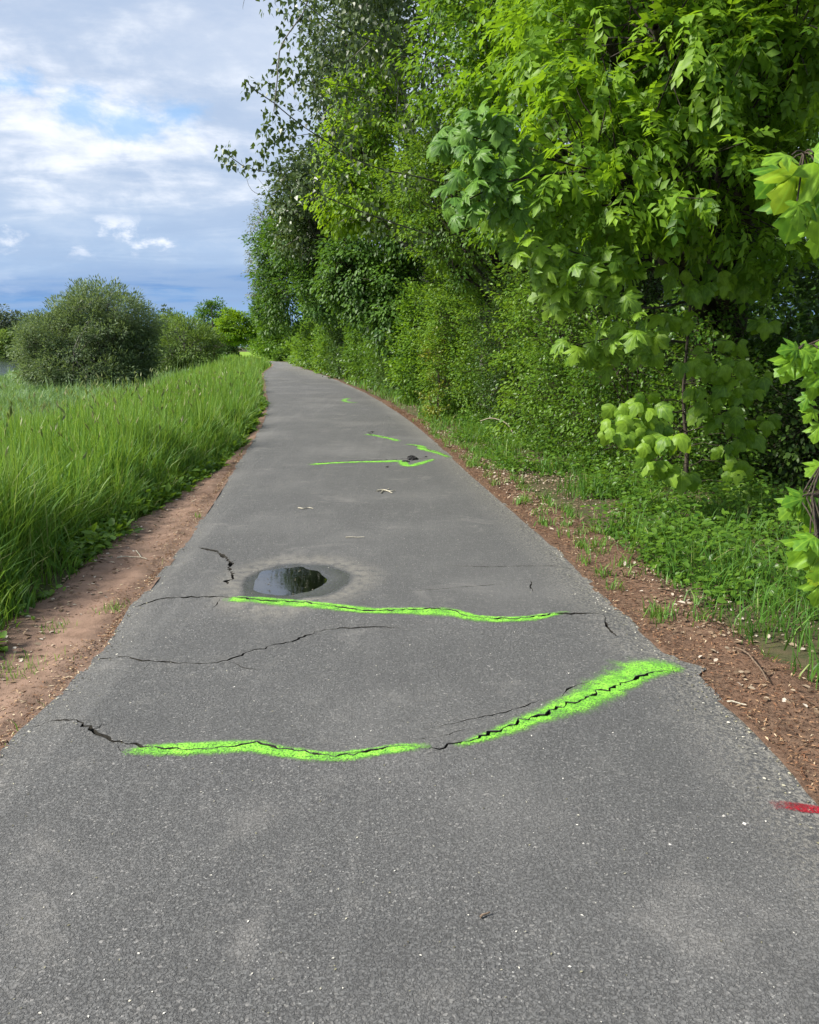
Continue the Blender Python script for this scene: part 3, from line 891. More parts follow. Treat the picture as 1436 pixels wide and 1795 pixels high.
def maple_leaf(curl, hf=half):
    ol = hf + [(x, -y) for x, y in hf[-2::-1]]
    zf = lambda x, y: -curl * ((x - 0.25) ** 2 + (y * 0.9) ** 2) + 0.10 * abs(y) * math.cos(9 * math.atan2(y, x - 0.15))
    c0 = (0.20, 0.0)
    n = len(ol)
    mid = [(c0[0] + 0.55 * (x - c0[0]), 0.55 * y) for x, y in ol]
    v = [(c0[0], 0, 0.0)] + [(x, y, zf(x, y)) for x, y in mid] + [(x, y, zf(x, y)) for x, y in ol]
    f = []
    for j in range(n):
        k = (j + 1) % n
        f += [(0, 1 + j, 1 + k), (1 + j, 1 + n + j, 1 + n + k), (1 + j, 1 + n + k, 1 + k)]
    return np.array(v, float), np.array(f)


MAPLE = maple_leaf(0.50)
MAPLE_D = maple_leaf(0.75)
half_s = [(0.0, 0.04), (-0.03, 0.30), (0.2, 0.30), (0.45, 0.52), (0.52, 0.30), (0.78, 0.24), (1.0, 0.0)]
MAPLE_S = maple_leaf(0.6, half_s)
half_y = [(0.0, 0.02), (0.02, 0.22), (0.16, 0.36), (0.40, 0.50), (0.56, 0.40), (0.60, 0.27), (0.80, 0.22), (1.0, 0.0)]
SYCA = maple_leaf(0.8, half_y)


def ash_leaf(seed=0):
    v = []; f = []
    rg_ = random.Random(seed); droop_ = rg_.uniform(0.15, 0.6)
    def leaflet(x, side, L, ang, wd=0.27):
        z0 = -droop_ * x * x; L *= rg_.uniform(0.75, 1.15); ang += rg_.uniform(-.22, .22)
        d = np.array([math.cos(ang), side * math.sin(ang), -rg_.uniform(0.1, 0.75)]); d /= np.linalg.norm(d)
        sdv = np.cross([0, 0, 1], d); sdv /= np.linalg.norm(sdv)
        o = np.array([x, 0, z0]); k = len(v)
        for a, b, c in ((0, 0, 0), (0.45, 1, 0.02), (1, 0, -0.03), (0.45, -1, 0.02)):
            p = o + d * a * L + sdv * b * wd * L * 1.0 + np.array([0, 0, c])
            v.append(p)
        f.append((k, k + 2, k + 1)); f.append((k, k + 3, k + 2))
    for x in (0.34, 0.56, 0.78):
        for s in (1, -1):
            leaflet(x, s, 0.42 - 0.05 * abs(x - 0.5), 0.95 + 0.1 * s)
    leaflet(0.92, 1, 0.42, 0.0)
    k = len(v)
    for x, w in ((0.0, 0.012), (0.5, 0.009), (0.95, 0.005)):
        v.append(np.array([x, w, -0.30 * x * x])); v.append(np.array([x, -w, -0.30 * x * x]))
    f.extend([(k, k + 1, k + 3), (k, k + 3, k + 2), (k + 2, k + 3, k + 5), (k + 2, k + 5, k + 4)])
    return np.array(v, float), np.array(f, int)


ASH = [ash_leaf(k) for k in range(5)]


def frames(axis, up):
    a = nrm(axis); s = nrm(np.cross(up, a)); n = np.cross(a, s)
    return a, s, n


def leaves_mesh(P, axis, up, size, tmpl, tint):
    if isinstance(tmpl, list):                    # several shapes of leaf, in turn
        Vs, Fs, Ts, k = [], [], [], 0
        for j, tm in enumerate(tmpl):
            q = slice(j, None, len(tmpl))
            v, f, tt = leaves_mesh(P[q], axis[q], up[q], np.broadcast_to(size, (len(P),))[q], tm, tint[q])
            Vs.append(v); Fs.append(f + k); Ts.append(tt); k += len(v)
        return np.concatenate(Vs), np.concatenate(Fs), np.concatenate(Ts)
    tv, tf = tmpl
    a, s, n = frames(axis, up)
    sz = np.broadcast_to(size, (len(P),))[:, None, None]
    V = P[:, None] + sz * (tv[None, :, 0:1] * a[:, None] + tv[None, :, 1:2] * s[:, None] + tv[None, :, 2:3] * n[:, None])
    Fc = tf[None] + (np.arange(len(P)) * len(tv))[:, None, None]
    return V.reshape(-1, 3), Fc.reshape(-1, tf.shape[1]), np.repeat(tint, len(tv))


def leaf_objects(P, axis, up, size, mesh, parent, name='leaf'):
    """single leaves, each an object that shares one mesh"""
    a, s, n = frames(axis, up)
    base = wloc(parent)
    sz = np.broadcast_to(size, (len(P),))
    for k in range(len(P)):
        o = bpy.data.objects.new(name, mesh[k % len(mesh)] if isinstance(mesh, list) else mesh)
        M = Matrix.Identity(4)
        for r_ in range(3):
            M[r_][0] = a[k, r_] * sz[k]; M[r_][1] = s[k, r_] * sz[k]; M[r_][2] = n[k, r_] * sz[k]; M[r_][3] = P[k, r_] - base[r_]
        o.matrix_local = M
        o.parent = parent
        o.matrix_local = M
        col.objects.link(o)


def rand_unit(n):
    return nrm(rng.normal(size=(n, 3)))


def clumps_in(ells, n, shell=0.5, ymax_bias=None):
    """points in ellipsoids ((cx,cy,cz),(rx,ry,rz),weight), more of them near the surface; returns points and outward directions"""
    w = np.array([e[2] if len(e) > 2 else e[1][0] * e[1][1] * e[1][2] for e in ells], float)
    k = rng.choice(len(ells), n, p=w / w.sum())
    C = np.array([e[0] for e in ells], float)[k]; Rr = np.array([e[1] for e in ells], float)[k]
    d = rand_unit(n)
    rad = shell + (1 - shell) * np.sqrt(rng.random(n))
    lump = 1 + 0.07 * np.sin(d[:, 0] * 11 + C[:, 2] * 3) * np.sin(d[:, 2] * 12 + C[:, 0]) + 0.18 * np.sin(d[:, 0] * 5 + C[:, 0]) * np.cos(d[:, 2] * 6 + C[:, 1]) + 0.10 * np.sin(d[:, 1] * 9 + d[:, 2] * 7)
    return C + d * Rr * (rad * lump)[:, None], nrm(d / Rr)


def fill(cl, out, per, r, flat=0.6, droop=0.25, axis_out=0.7, size=0.08, svar=0.25, upv=0.8):
    """leaves around clump centres"""
    n = len(cl)
    N = n * per
    c = np.repeat(cl, per, 0); o = np.repeat(out, per, 0)
    d = rand_unit(N) * (rng.random((N, 1)) ** 0.5) * r
    d[:, 2] *= flat
    P = c + d
    ax = nrm(nrm(d) * 0.7 + o * axis_out + rand_unit(N) * 0.55 + np.array([0, 0, -droop]))
    up = nrm(np.array([0, 0, upv]) + o * 0.5 + rand_unit(N) * 0.55)
    sz = size * (1 + rng.uniform(-svar, svar, N))
    return P, ax, up, sz


def skeleton(tb, base, top, r0, cl, n_limbs, twig_r=0.012, wob=0.05, twigs=1.0, limb_up=0.25, z_lo=0.25, must=None):
    """trunk, main limbs to picked clumps, and twigs from the nearest limb to every clump"""
    base = np.asarray(base, float); top = np.asarray(top, float)
    H = np.linalg.norm(top - base)
    tr = curve(base, top, 9, 0, 0.012 * H)
    rad = r0 * (1 - 0.85 * np.linspace(0, 1, 9)); rad[0] *= 1.35
    tr[0, 2] -= 0.15
    tb.tube(tr, rad, 10)
    pts = [tr[2:]]; prad = [rad[2:]]
    if n_limbs:
        pick = rng.choice(len(cl), min(n_limbs, len(cl)), replace=False)
        for k in pick:
            e = cl[k]
            hz = np.clip((e[2] - base[2]) * rng.uniform(0.35, 0.75), z_lo * H * 0.6, H * 0.9)
            i = int(np.clip(hz / H * 8, 0, 7)); s = tr[i] + (tr[i + 1] - tr[i]) * (hz / H * 8 - i)
            lp = curve(s, e, 7, 0, wob, limb_up)
            lr = np.interp(hz / H, [0, 1], [r0 * 0.5, r0 * 0.2]) * np.linspace(1, 0.2, 7)
            tb.tube(lp, np.maximum(lr, twig_r * 0.6), 6)
            uu = np.linspace(1, 5.6, 9); lq = np.stack([np.interp(uu, np.arange(7), lp[:, a_]) for a_ in range(3)], 1)
            pts.append(lq)
    allp = np.concatenate(pts)
    sel = rng.random(len(cl)) < twigs
    if must is not None:
        sel[must] = True
    for e in cl[sel]:
        cand = allp + np.array([0, 0, 0.35]) * np.linalg.norm(allp - e, axis=1, keepdims=True)
        i = rng.choice(np.argsort(((cand - e) ** 2).sum(1))[:6])
        L = np.linalg.norm(e - allp[i])
        if L < 0.02 or L > 0.5 * H + 1.5:
            continue
        tb.tube(curve(allp[i], e, 4, 0, 0.03 * L, 0.06 * L), [twig_r, twig_r * 0.8, twig_r * 0.6, twig_r * 0.3], 3)


def tree(name, label, cat, base, height, r0, ells, n_cl, per, cr, tmpl, lsize, mat, bark=BARK, group=None, limbs=9, shell=0.45, flat=0.6, droop=0.25,
         twigs=0.5, top=None, upv=0.8, tint_mu=0.5, axis_out=0.7, twig_r=0.012, objs=0, obj_mesh=None, svar=0.25, shoots=0):
    base = np.array(base, float)
    if len(base) == 2:
        base = np.append(base, ground_z(base[0], base[1]))
    t = thing(name, label, cat, base, group)
    cl, out = clumps_in(ells, n_cl, shell)
    keep = cl[:, 2] > ground_z(cl[:, 0], cl[:, 1]) + 0.05
    cl, out = cl[keep], out[keep]
    tb = Tubes()
    tp = np.array(top, float) if top is not None else base + np.array([0, 0, height * 0.88])
    sh_i = rng.choice(len(cl), min(shoots, len(cl)), replace=False) if shoots else None
    skeleton(tb, base, tp, r0, cl, limbs, twig_r=twig_r, twigs=twigs, must=sh_i)
    P, ax, up, sz = fill(cl, out, per, cr, flat, droop, axis_out, lsize, svar, upv=upv)
    ctint = np.repeat(rng.normal(0, 0.24, len(cl)), per)
    tint = np.clip(tint_mu + ctint + rng.normal(0, 0.2, len(P)), 0, 1)
    if shoots:                                   # young shoots that stand out from the outline
        i = sh_i; shoots = len(i)
        tip = cl[i] + (out[i] * rng.uniform(0.5, 1.6, (shoots, 1)) + np.array([0, 0, 0.5]) + 0.3 * rand_unit(shoots)) * cr * 1.3
        tip[:, 2] = np.maximum(tip[:, 2], cl[i][:, 2] - 0.1)
        m_ = 9
        tt = np.tile(np.linspace(0.15, 1.0, m_), shoots)[:, None]
        Ps = np.repeat(cl[i], m_, 0) * (1 - tt) + np.repeat(tip, m_, 0) * tt + rng.normal(0, lsize * 0.25, (shoots * m_, 3))
        d_ = np.repeat(nrm(tip - cl[i]), m_, 0)
        P = np.vstack([P, Ps]); ax = np.vstack([ax, nrm(d_ * 0.5 + 0.8 * rand_unit(len(Ps)))]); up = np.vstack([up, nrm(np.array([0, 0, 1.0]) + 0.5 * rand_unit(len(Ps)))])
        sz = np.concatenate([sz, lsize * rng.uniform(0.9, 1.45, len(Ps))]); tint = np.concatenate([tint, np.clip(tint_mu + 0.35 + rng.normal(0, 0.15, len(Ps)), 0, 1)])
        for a_, b_ in zip(cl[i], tip):
            tb.tube(curve(a_, b_, 3), twig_r * 0.5, 3)
    if objs:
        d = np.linalg.norm(P - np.array([0, 0, CAM_H]), axis=1) / sz
        o_ = np.argsort(d)
        sel, rest = o_[:objs], o_[objs:]
        leaf_objects(P[sel], ax[sel], up[sel], sz[sel], obj_mesh, t)
        P, ax, up, sz, tint = P[rest], ax[rest], up[rest], sz[rest], tint[rest]
    tb.build('trunk', bark, t)
    V, Fc, tn = leaves_mesh(P, ax, up, sz, tmpl, tint)
    c = add('crown', V, Fc, mat, t, {'tint': tn})
    c['kind'] = 'stuff'
    return t


def shared_leaf(tmpl, mat, name='leaf'):
    return make_mesh(name, tmpl[0], tmpl[1], mat)


# leaf colours
M_ASH = leaf_mat('ash_leaf', (0.055, 0.140, 0.010), (0.145, 0.27, 0.016), 0.47)
M_ASH_O = leaf_mat('ash_leaf_single', (0.075, 0.170, 0.011), (0.165, 0.295, 0.017), 0.47, True)
M_MAP = leaf_mat('maple_leaf', (0.045, 0.115, 0.014), (0.12, 0.23, 0.018), 0.42)
M_MAP_O = leaf_mat('maple_leaf_single', (0.07, 0.16, 0.018), (0.16, 0.28, 0.020), 0.42, True)
M_MAPB_O = leaf_mat('maple_leaf_bluish', (0.045, 0.125, 0.018), (0.10, 0.21, 0.022), 0.38, True)
M_MAPF_O = leaf_mat('maple_leaf_young', (0.060, 0.185, 0.016), (0.155, 0.29, 0.016), 0.45, True, tip=(0.28, 0.38, 0.014))
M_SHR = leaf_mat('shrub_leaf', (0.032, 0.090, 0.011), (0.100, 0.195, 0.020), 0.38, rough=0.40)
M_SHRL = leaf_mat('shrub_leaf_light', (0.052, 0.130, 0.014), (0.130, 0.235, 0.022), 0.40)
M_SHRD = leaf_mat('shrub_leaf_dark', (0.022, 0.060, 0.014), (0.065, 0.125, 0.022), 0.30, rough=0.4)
M_LIME = leaf_mat('lime_tree_leaf', (0.070, 0.160, 0.010), (0.165, 0.285, 0.016), 0.45)
M_POP = leaf_mat('poplar_leaf', (0.030, 0.060, 0.020), (0.080, 0.125, 0.035), 0.30, rough=0.4)
M_POP_O = leaf_mat('poplar_leaf_single', (0.030, 0.060, 0.022), (0.075, 0.120, 0.036), 0.30, True, rough=0.4)
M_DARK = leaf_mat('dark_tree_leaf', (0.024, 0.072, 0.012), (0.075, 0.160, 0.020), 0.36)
M_WIL = leaf_mat('willow_leaf', (0.066, 0.112, 0.048), (0.155, 0.225, 0.100), 0.34)
M_WIL2 = leaf_mat('willow_leaf_green', (0.060, 0.120, 0.026), (0.150, 0.235, 0.050), 0.34)
M_SILV = leaf_mat('silver_leaf', (0.08, 0.10, 0.055), (0.19, 0.22, 0.13), 0.25)
M_FAR = leaf_mat('far_leaf', (0.035, 0.060, 0.028), (0.085, 0.125, 0.055), 0.25)
M_ORA = leaf_mat('orange_leaf', (0.08, 0.16, 0.018), (0.24, 0.24, 0.03), 0.3)


def ell(px, py, D, rx, rz, ry=None):
    """ellipsoid at depth D whose radii are given in pixels of the photograph (ry in metres)"""
    c = P3(px, py, D); a, b = rx * D / F, rz * D / F
    return (c, (a, ry if ry else a, b), a * b * (ry if ry else a))


def RP(y, off):
    return np.array([float(XR(y)) + off, y, float(ground_z(XR(y) + off, y))])


def LP(y, off):
    return np.array([float(XL(y)) - off, y, float(ground_z(XL(y) - off, y))])


# ------------------------------------------------------------------ trees and bushes across the meadow and far away
tree('willow', 'big round grey-green willow by the water beyond the meadow', 'tree', LP(54, 12.5), 6.5, 0.22,
     [ell(154, 610, 54, 108, 74, 4.2), ell(194, 563, 54, 78, 57, 3.2), ell(96, 620, 53, 52, 62, 2.6), ell(142, 553, 55, 45, 46, 2.0), ell(224, 620, 53, 50, 60, 2.2), ell(154, 650, 52, 104, 36, 3.0)],
     2200, 36, 0.5, NARROW, 0.23, M_WIL, BARK_G, 'willows along the river', limbs=40, shell=0.66, flat=0.9, droop=0.0, twigs=0.35, upv=0.6, twig_r=0.02, axis_out=0.7, tint_mu=0.5)
tree('willow', 'smaller willow with spreading limbs behind the big round willow', 'tree', LP(80, 8.0), 5.0, 0.2,
     [ell(325, 600, 80, 55, 40, 2.6), ell(305, 590, 82, 40, 34, 2.2), ell(350, 615, 79, 34, 32, 2.0), ell(290, 625, 80, 36, 30, 2.0)],
     420, 30, 0.6, NARROW, 0.34, M_WIL2, BARK_G, 'willows along the river', limbs=22, shell=0.55, flat=0.8, droop=0.1, twigs=0.4, twig_r=0.03, axis_out=0.9)
tree('willow', 'pale willow top peeping out above the smaller willow', 'tree', LP(96, 14), 6.0, 0.2,
     [ell(305, 572, 97, 34, 22, 2.4), ell(280, 600, 97, 30, 32, 2.4)], 150, 26, 0.7, NARROW, 0.4, M_WIL2, BARK_G, 'willows along the river', limbs=8, twig_r=0.03)
tree('broadleaf_tree', 'leafy tree with open top behind the small willow', 'tree', LP(120, 2.8), 8.5, 0.2,
     [ell(372, 565, 118, 28, 34, 2.4), ell(385, 600, 118, 24, 30, 2.0), ell(360, 545, 118, 14, 12, 1.2)], 260, 26, 0.7, LEAF2, 0.34, M_DARK, group='trees at the bend of the path', limbs=10, twig_r=0.03, tint_mu=0.7)
tree('broadleaf_tree', 'bright green tree with a bare lower stem at the bend', 'tree', LP(104, 3.2), 7.5, 0.17,
     [ell(410, 573, 102, 28, 26, 2.0), ell(408, 556, 103, 16, 14, 1.4), ell(392, 585, 102, 14, 16, 1.2), ell(428, 588, 101, 14, 16, 1.2)], 220, 26, 0.55, LEAF2, 0.30, M_LIME, group='trees at the bend of the path', limbs=10, twig_r=0.03, tint_mu=0.4)
tree('bush', 'dark bush filling the gap under the bright green tree', 'bush', LP(112, 4.2), 3.0, 0.1, [ell(392, 612, 110, 22, 20, 1.8), ell(405, 610, 110, 14, 18, 1.2)], 90, 26, 0.6, LEAF2, 0.32, M_SHRD, limbs=5, twig_r=0.03)
for px, top, lab in ((293, 540, 'taller of the far poplar spires above the willows'), (303, 545, 'middle far poplar spire above the willows'), (314, 556, 'short far poplar spire above the willows')):
    b = P3(px, 612, 190); b[2] = -1.2
    hz = P3(px, top, 190)[2]
    tree('poplar_spire', lab, 'tree', b, hz + 1.2, 0.18, [((b[0], b[1], (hz - 1) / 2 + 0.6), (0.75, 0.75, (hz + 1) / 2), 1)], 60, 22, 0.5, LEAF2, 0.42, M_FAR, group='far poplar spires', limbs=0, twigs=0.1, droop=-0.6)
for k, (px, py, rx, rz, D, lab) in enumerate((
        (-38, 578, 40, 48, 290, 'far bank tree outside the others at the water'), (8, 572, 24, 34, 285, 'tall dark tree on the far bank at the edge of view'),
        (44, 585, 32, 40, 300, 'broad dark tree on the far bank beside the big willow'), (14, 604, 26, 24, 262, 'low rounder green tree in front on the far bank'), (84, 590, 34, 38, 310, 'far bank tree half hidden by the big willow'))):
    b = P3(px, 628, D); b[2] = 0.6
    tree('far_bank_tree', lab, 'tree', b, P3(px, py - rz, D)[2], 0.3, [ell(px, py, D, rx, rz), ell(px + rx * .4, py + 16, D, rx * .8, rz * .8)], 130, 24, 1.6, LEAF2, 0.9, M_FAR if k != 3 else M_WIL2, group='trees on the far bank', limbs=4, twigs=0.15, twig_r=0.06)
# far woods that close the horizon
N = 26000
x = rng.uniform(-330, 260, N); y = 330 + 70 * rng.random(N) + 0.1 * np.abs(x)
hh = 9 + 5 * vnoise(x, y * 0, 5, 4, 0.03)
P = np.stack([x, y, rng.random(N) ** 0.8 * hh], 1)
V, Fc, tn = leaves_mesh(P, rand_unit(N), rand_unit(N), 1.7, LEAF2, rng.random(N))
o = add('far_woods', V, Fc, M_FAR, None, {'tint': tn}); tag(o, 'far-off band of woods along the horizon', kind='stuff')

# ------------------------------------------------------------------ right side: woods behind, then tall trees, then shrubs
N = 90000
y = 4 + 105 * rng.random(N) ** 1.15
off = 5.2 + 13 * rng.random(N)
x = XR(y) + off + np.interp(y, [0, 12, 25], [2.2, 1.0, 0])
zt = 8.5 + 3.5 * vnoise(x, y, 9, 3, 0.15)
P = np.stack([x, y, rng.random(N) * zt + 0.1], 1)
hole = vnoise(x, P[:, 2] + y * 0.4, 23, 2, 0.55) > 0.62
P = P[~hole]; N = len(P)
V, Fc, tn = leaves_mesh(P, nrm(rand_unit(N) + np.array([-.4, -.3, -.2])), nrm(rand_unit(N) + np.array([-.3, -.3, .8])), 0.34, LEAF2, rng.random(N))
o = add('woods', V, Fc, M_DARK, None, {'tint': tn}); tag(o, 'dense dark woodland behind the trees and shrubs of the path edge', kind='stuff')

ML_ASH = [shared_leaf(a, M_ASH_O, 'ash_leaf') for a in ASH]
ML_MAP = shared_leaf(MAPLE_D, M_MAP_O, 'maple_leaf')
ML_SYC = shared_leaf(SYCA, M_MAP_O, 'sycamore_leaf')
ML_MAPB = shared_leaf(MAPLE_D, M_MAPB_O, 'maple_leaf_blue')
ML_MAPF = shared_leaf(MAPLE, M_MAPF_O, 'maple_leaf_young')
ML_POP = shared_leaf(DELTA, M_POP_O, 'poplar_leaf')

# far to near along the right side
tree('silver_tree', 'thin pale silvery tree at the far end of the tree row', 'tree', RP(86, 2.4), 11, 0.16,
     [ell(458, 430, 85, 24, 66, 1.8), ell(447, 480, 86, 16, 44, 1.5), ell(466, 375, 85, 16, 30, 1.4)], 170, 15, 0.55, LEAF2, 0.20, M_SILV, BARK_G, limbs=10, twig_r=0.025)
tree('broadleaf_tree', 'dark full tree where the row meets the bend', 'tree', RP(60, 2.4), 9, 0.22,
     [ell(500, 500, 58, 48, 72, 2.6), ell(485, 440, 57, 40, 40, 2.2), ell(540, 440, 56, 50, 70, 2.6), ell(470, 545, 60, 32, 40, 2.0)], 480, 28, 0.6, LEAF2, 0.24, M_DARK, group='trees of the row', limbs=14, twig_r=0.03, tint_mu=0.45)
tree('broadleaf_tree', 'dense green tree before the bend with low hanging crown', 'tree', RP(44, 2.6), 9, 0.22,
     [ell(520, 420, 42, 54, 60, 2.2), ell(570, 480, 42, 60, 84, 2.4), ell(560, 380, 41, 60, 60, 2.2)], 560, 28, 0.5, LEAF2, 0.20, M_DARK, group='trees of the row', limbs=14, twig_r=0.025, tint_mu=0.55)
tree('poplar', 'tall grey-green poplar behind the lime-green tree', 'tree', RP(32, 2.8), 14, 0.26,
     [ell(590, 330, 30, 90, 90, 2.4), ell(535, 340, 29, 66, 70, 1.8), ell(640, 120, 31, 90, 160, 2.4), ell(520, 400, 30, 46, 50, 1.4)], 900, 30, 0.42, DELTA, 0.13, M_POP, BARK_G, 'poplars of the row', limbs=18, twig_r=0.02, droop=0.5, tint_mu=0.5)
tree('broadleaf_tree', 'dark maple-like tree between poplar and tall hedge', 'tree', RP(27, 2.2), 8, 0.2,
     [ell(650, 470, 26, 70, 110, 1.7), ell(690, 540, 25, 46, 90, 1.3), ell(610, 480, 26, 50, 70, 1.3), ell(720, 380, 25, 70, 80, 1.6)], 800, 30, 0.36, OVAL, 0.125, M_DARK, group='trees of the row', limbs=16, twig_r=0.018, droop=0.6, tint_mu=0.6)
tree('lime_green_tree', 'yellowish lime-green young tree rising in front of the poplar', 'tree', RP(21.5, 2.4), 9, 0.14,
     [ell(668, 110, 20.5, 42, 60, 0.9), ell(630, 200, 20.5, 56, 66, 1.0), ell(610, 280, 20, 60, 60, 1.1), ell(690, 250, 20.5, 56, 80, 1.1), ell(650, 350, 19.5, 90, 56, 1.2), ell(600, 370, 19.5, 44, 40, 0.8)],
     560, 20, 0.24, OVAL, 0.115, M_LIME, BARK_G, limbs=22, twigs=0.8, twig_r=0.012, droop=0.55, flat=0.8, shell=0.4)

# the poplar that leans over the path
pop = thing('poplar', 'tall poplar whose sparse boughs reach out over the path against the sky', 'tree', RP(17, 2.6), 'poplars of the row')
tb = Tubes()
pb = wloc(pop)
ptr = curve(pb, pb + np.array([-0.5, -0.3, 13.5]), 12, 0, 0.06)
tb.tube(ptr, np.linspace(0.24, 0.05, 12), 10)
BOUGH = [
    ([(760, -60, 16), (640, -40, 15), (560, -30, 14), (530, 25, 13.6), (505, 60, 13.4), (490, 90, 13.3), (486, 140, 13.2), (480, 195, 13.1)], 0.035),
    ([(800, 330, 16.5), (650, 290, 15.4), (560, 240, 14.6), (510, 205, 14.2), (480, 180, 14.0), (450, 160, 13.8), (437, 148, 13.7)], 0.030),
    ([(800, 420, 16.5), (660, 380, 15.6), (560, 340, 15), (500, 310, 14.6), (460, 300, 14.4), (425, 290, 14.2), (395, 266, 14.1)], 0.028),
    ([(500, 310, 14.6), (485, 335, 14.6), (470, 342, 14.6), (448, 338, 14.5), (436, 325, 14.5), (430, 300, 14.5)], 0.010),
    ([(485, 335, 14.6), (474, 340, 14.6), (462, 325, 14.6), (452, 312, 14.6)], 0.008),
    ([(760, 100, 16), (650, 70, 15), (580, 40, 14.4), (540, 10, 14.2), (480, -30, 14)], 0.030),
    ([(560, 240, 14.6), (540, 235, 14.5), (500, 243, 14.4), (480, 255, 14.3)], 0.012),
    ([(650, 70, 15), (600, 110, 14.7), (560, 60, 14.5), (545, 40, 14.4)], 0.014),
    ([(560, -30, 14), (480, -60, 13.7), (440, -30, 13.5), (427, 5, 13.5), (426, 16, 13.5)], 0.010),
    ([(640, 160, 15.2), (600, 150, 15), (560, 145, 14.8), (515, 140, 14.6)], 0.014),
    ([(700, 200, 15.5), (620, 215, 15), (570, 190, 14.8), (530, 95, 14.6)], 0.016),
]
dress = []
for pts, r in BOUGH:
    pp = [P3(*p) for p in pts]
    if pts[0][0] >= 690:
        pp = [ptr[np.abs(ptr[:, 2] - (pp[0][2] - 0.5)).argmin()]] + pp
    c = catmull(pp, 0.18)
    tb.tube(c, np.linspace(r * 0.62, r * 0.25, len(c)), 5)
    if r > 0.013:
        dress.append(c[::2] + rng.normal(0, .12, c[::2].shape))
tb.build('trunk', BARK_G, pop)
CL = [(470, 10), (505, 15), (530, 40), (550, 20), (560, 70), (500, 40), (500, 118), (488, 112), (487, 140), (480, 165), (476, 188), (492, 160), (497, 182), (470, 140), (516, 112), (536, 100), (530, 120), (555, 110), (575, 130), (560, 160), (600, 130), (590, 85), (600, 40), (640, 30), (660, 80), (620, 60), (690, 40), (720, 20),
      (437, 148), (442, 156), (470, 205), (478, 222), (462, 225), (500, 215), (515, 222), (472, 250), (484, 243), (500, 240), (520, 235), (530, 142), (515, 150), (545, 160), (540, 175), (600, 170), (570, 180), (395, 264), (404, 280), (399, 274), (410, 290), (440, 292), (456, 280), (470, 300), (462, 262), (480, 290), (500, 290), (495, 310), (520, 280), (540, 270), (520, 310),
      (540, 320), (560, 300), (580, 290), (500, 335), (520, 345), (560, 340), (600, 320), (480, 350), (545, 250), (565, 225), (585, 240), (560, 205), (640, 130), (680, 120), (650, 170)]
cl = np.array([P3(a, b, 14.2 + 0.5 * rng.normal() * 0.5 + (0.5 if a > 560 else 0)) for a, b in CL])
out = nrm(np.column_stack([-np.ones(len(cl)) * 0.3, -np.ones(len(cl)) * 0.3, -np.ones(len(cl)) * 0.5]) + 0.3 * rand_unit(len(cl)))
P, ax, up, sz = fill(cl, out, 15, 0.17, 1.2, 0.9, 0.5, 0.085, upv=0.2)
sel = rng.permutation(len(P)); a_, b_ = sel[:300], sel[300:]
leaf_objects(P[a_], ax[a_], up[a_], sz[a_], ML_POP, pop)
V, Fc, tn = leaves_mesh(P[b_], ax[b_], up[b_], sz[b_], DELTA, rng.random(len(b_)))
dr_ = np.concatenate(dress); px_ = 718 + F * dr_[:, 0] / dr_[:, 1]
dr_ = dr_[px_ > 525]
cl2, out2 = clumps_in([ell(660, 20, 15.6, 110, 90, 1.5), ell(760, 60, 16, 80, 120, 1.5), ell(640, -160, 16, 170, 160, 2.0)], 420, 0.35)
cl2 = np.vstack([cl2, dr_]); out2 = np.vstack([out2, nrm(np.array([-.3, -.5, -.2]) + .4 * rand_unit(len(dr_)))])
P2, ax2, up2, sz2 = fill(cl2, out2, 22, 0.24, 1.0, 0.8, 0.4, 0.09, upv=0.3)
V2, F2, tn2 = leaves_mesh(P2, ax2, up2, sz2, DELTA, rng.random(len(P2)))
c = add('crown', np.vstack([V, V2]), np.vstack([Fc, F2 + len(V)]), M_POP, pop, {'tint': np.concatenate([tn, tn2])}); c['kind'] = 'stuff'

tree('hawthorn', 'fine-leaved green hawthorn-like tree above the tall hedge', 'tree', RP(17.5, 2.3), 7.5, 0.14,
     [ell(740, 330, 17.5, 60, 100, 1.2), ell(800, 400, 17, 80, 90, 1.3), ell(780, 240, 17.5, 60, 90, 1.2), ell(850, 330, 16.5, 70, 110, 1.3)], 620, 34, 0.26, LEAF2, 0.075, M_SHRL, limbs=16, twigs=0.5, tint_mu=0.35)
tree('broadleaf_tree', 'mid-green tree filling the row behind the ash boughs', 'tree', RP(13.5, 3.4), 10, 0.2,
     [ell(820, 90, 13, 90, 120, 1.3), ell(900, 200, 12.5, 110, 130, 1.5), ell(960, 330, 12.5, 110, 110, 1.5), ell(880, -60, 13, 120, 110, 1.6)], 700, 26, 0.28, OVAL, 0.085, M_MAP, group='trees of the row', limbs=16, twigs=0.5, droop=0.6, tint_mu=0.4)
tree('ash_tree', 'ash tree with bright lime feathered leaves and a dark ridged trunk', 'tree', [3.95, 11.0], 13, 0.33,
     [ell(1180, 150, 8.2, 150, 120, 1.2), ell(1010, 260, 7.8, 110, 120, 0.9), ell(1330, 110, 8.2, 150, 130, 1.2), ell(1000, 80, 8.8, 130, 110, 1.2), ell(1160, 320, 8.0, 170, 100, 1.0), ell(1060, 400, 7.8, 90, 50, 0.7),
      ell(1200, -80, 8.6, 300, 120, 1.8), ell(1200, 60, 11.5, 330, 170, 1.6), ell(1390, 300, 8.6, 80, 100, 0.8), ell(1300, 430, 8.6, 110, 50, 0.7)],
     1250, 8, 0.22, ASH, 0.215, M_ASH, BARK, limbs=56, shell=0.25, flat=0.7, droop=0.5, twigs=0.5, top=[4.15, 11.1, 12], upv=0.9, axis_out=0.6, twig_r=0.011, svar=0.42, objs=300, obj_mesh=ML_ASH, tint_mu=0.5)

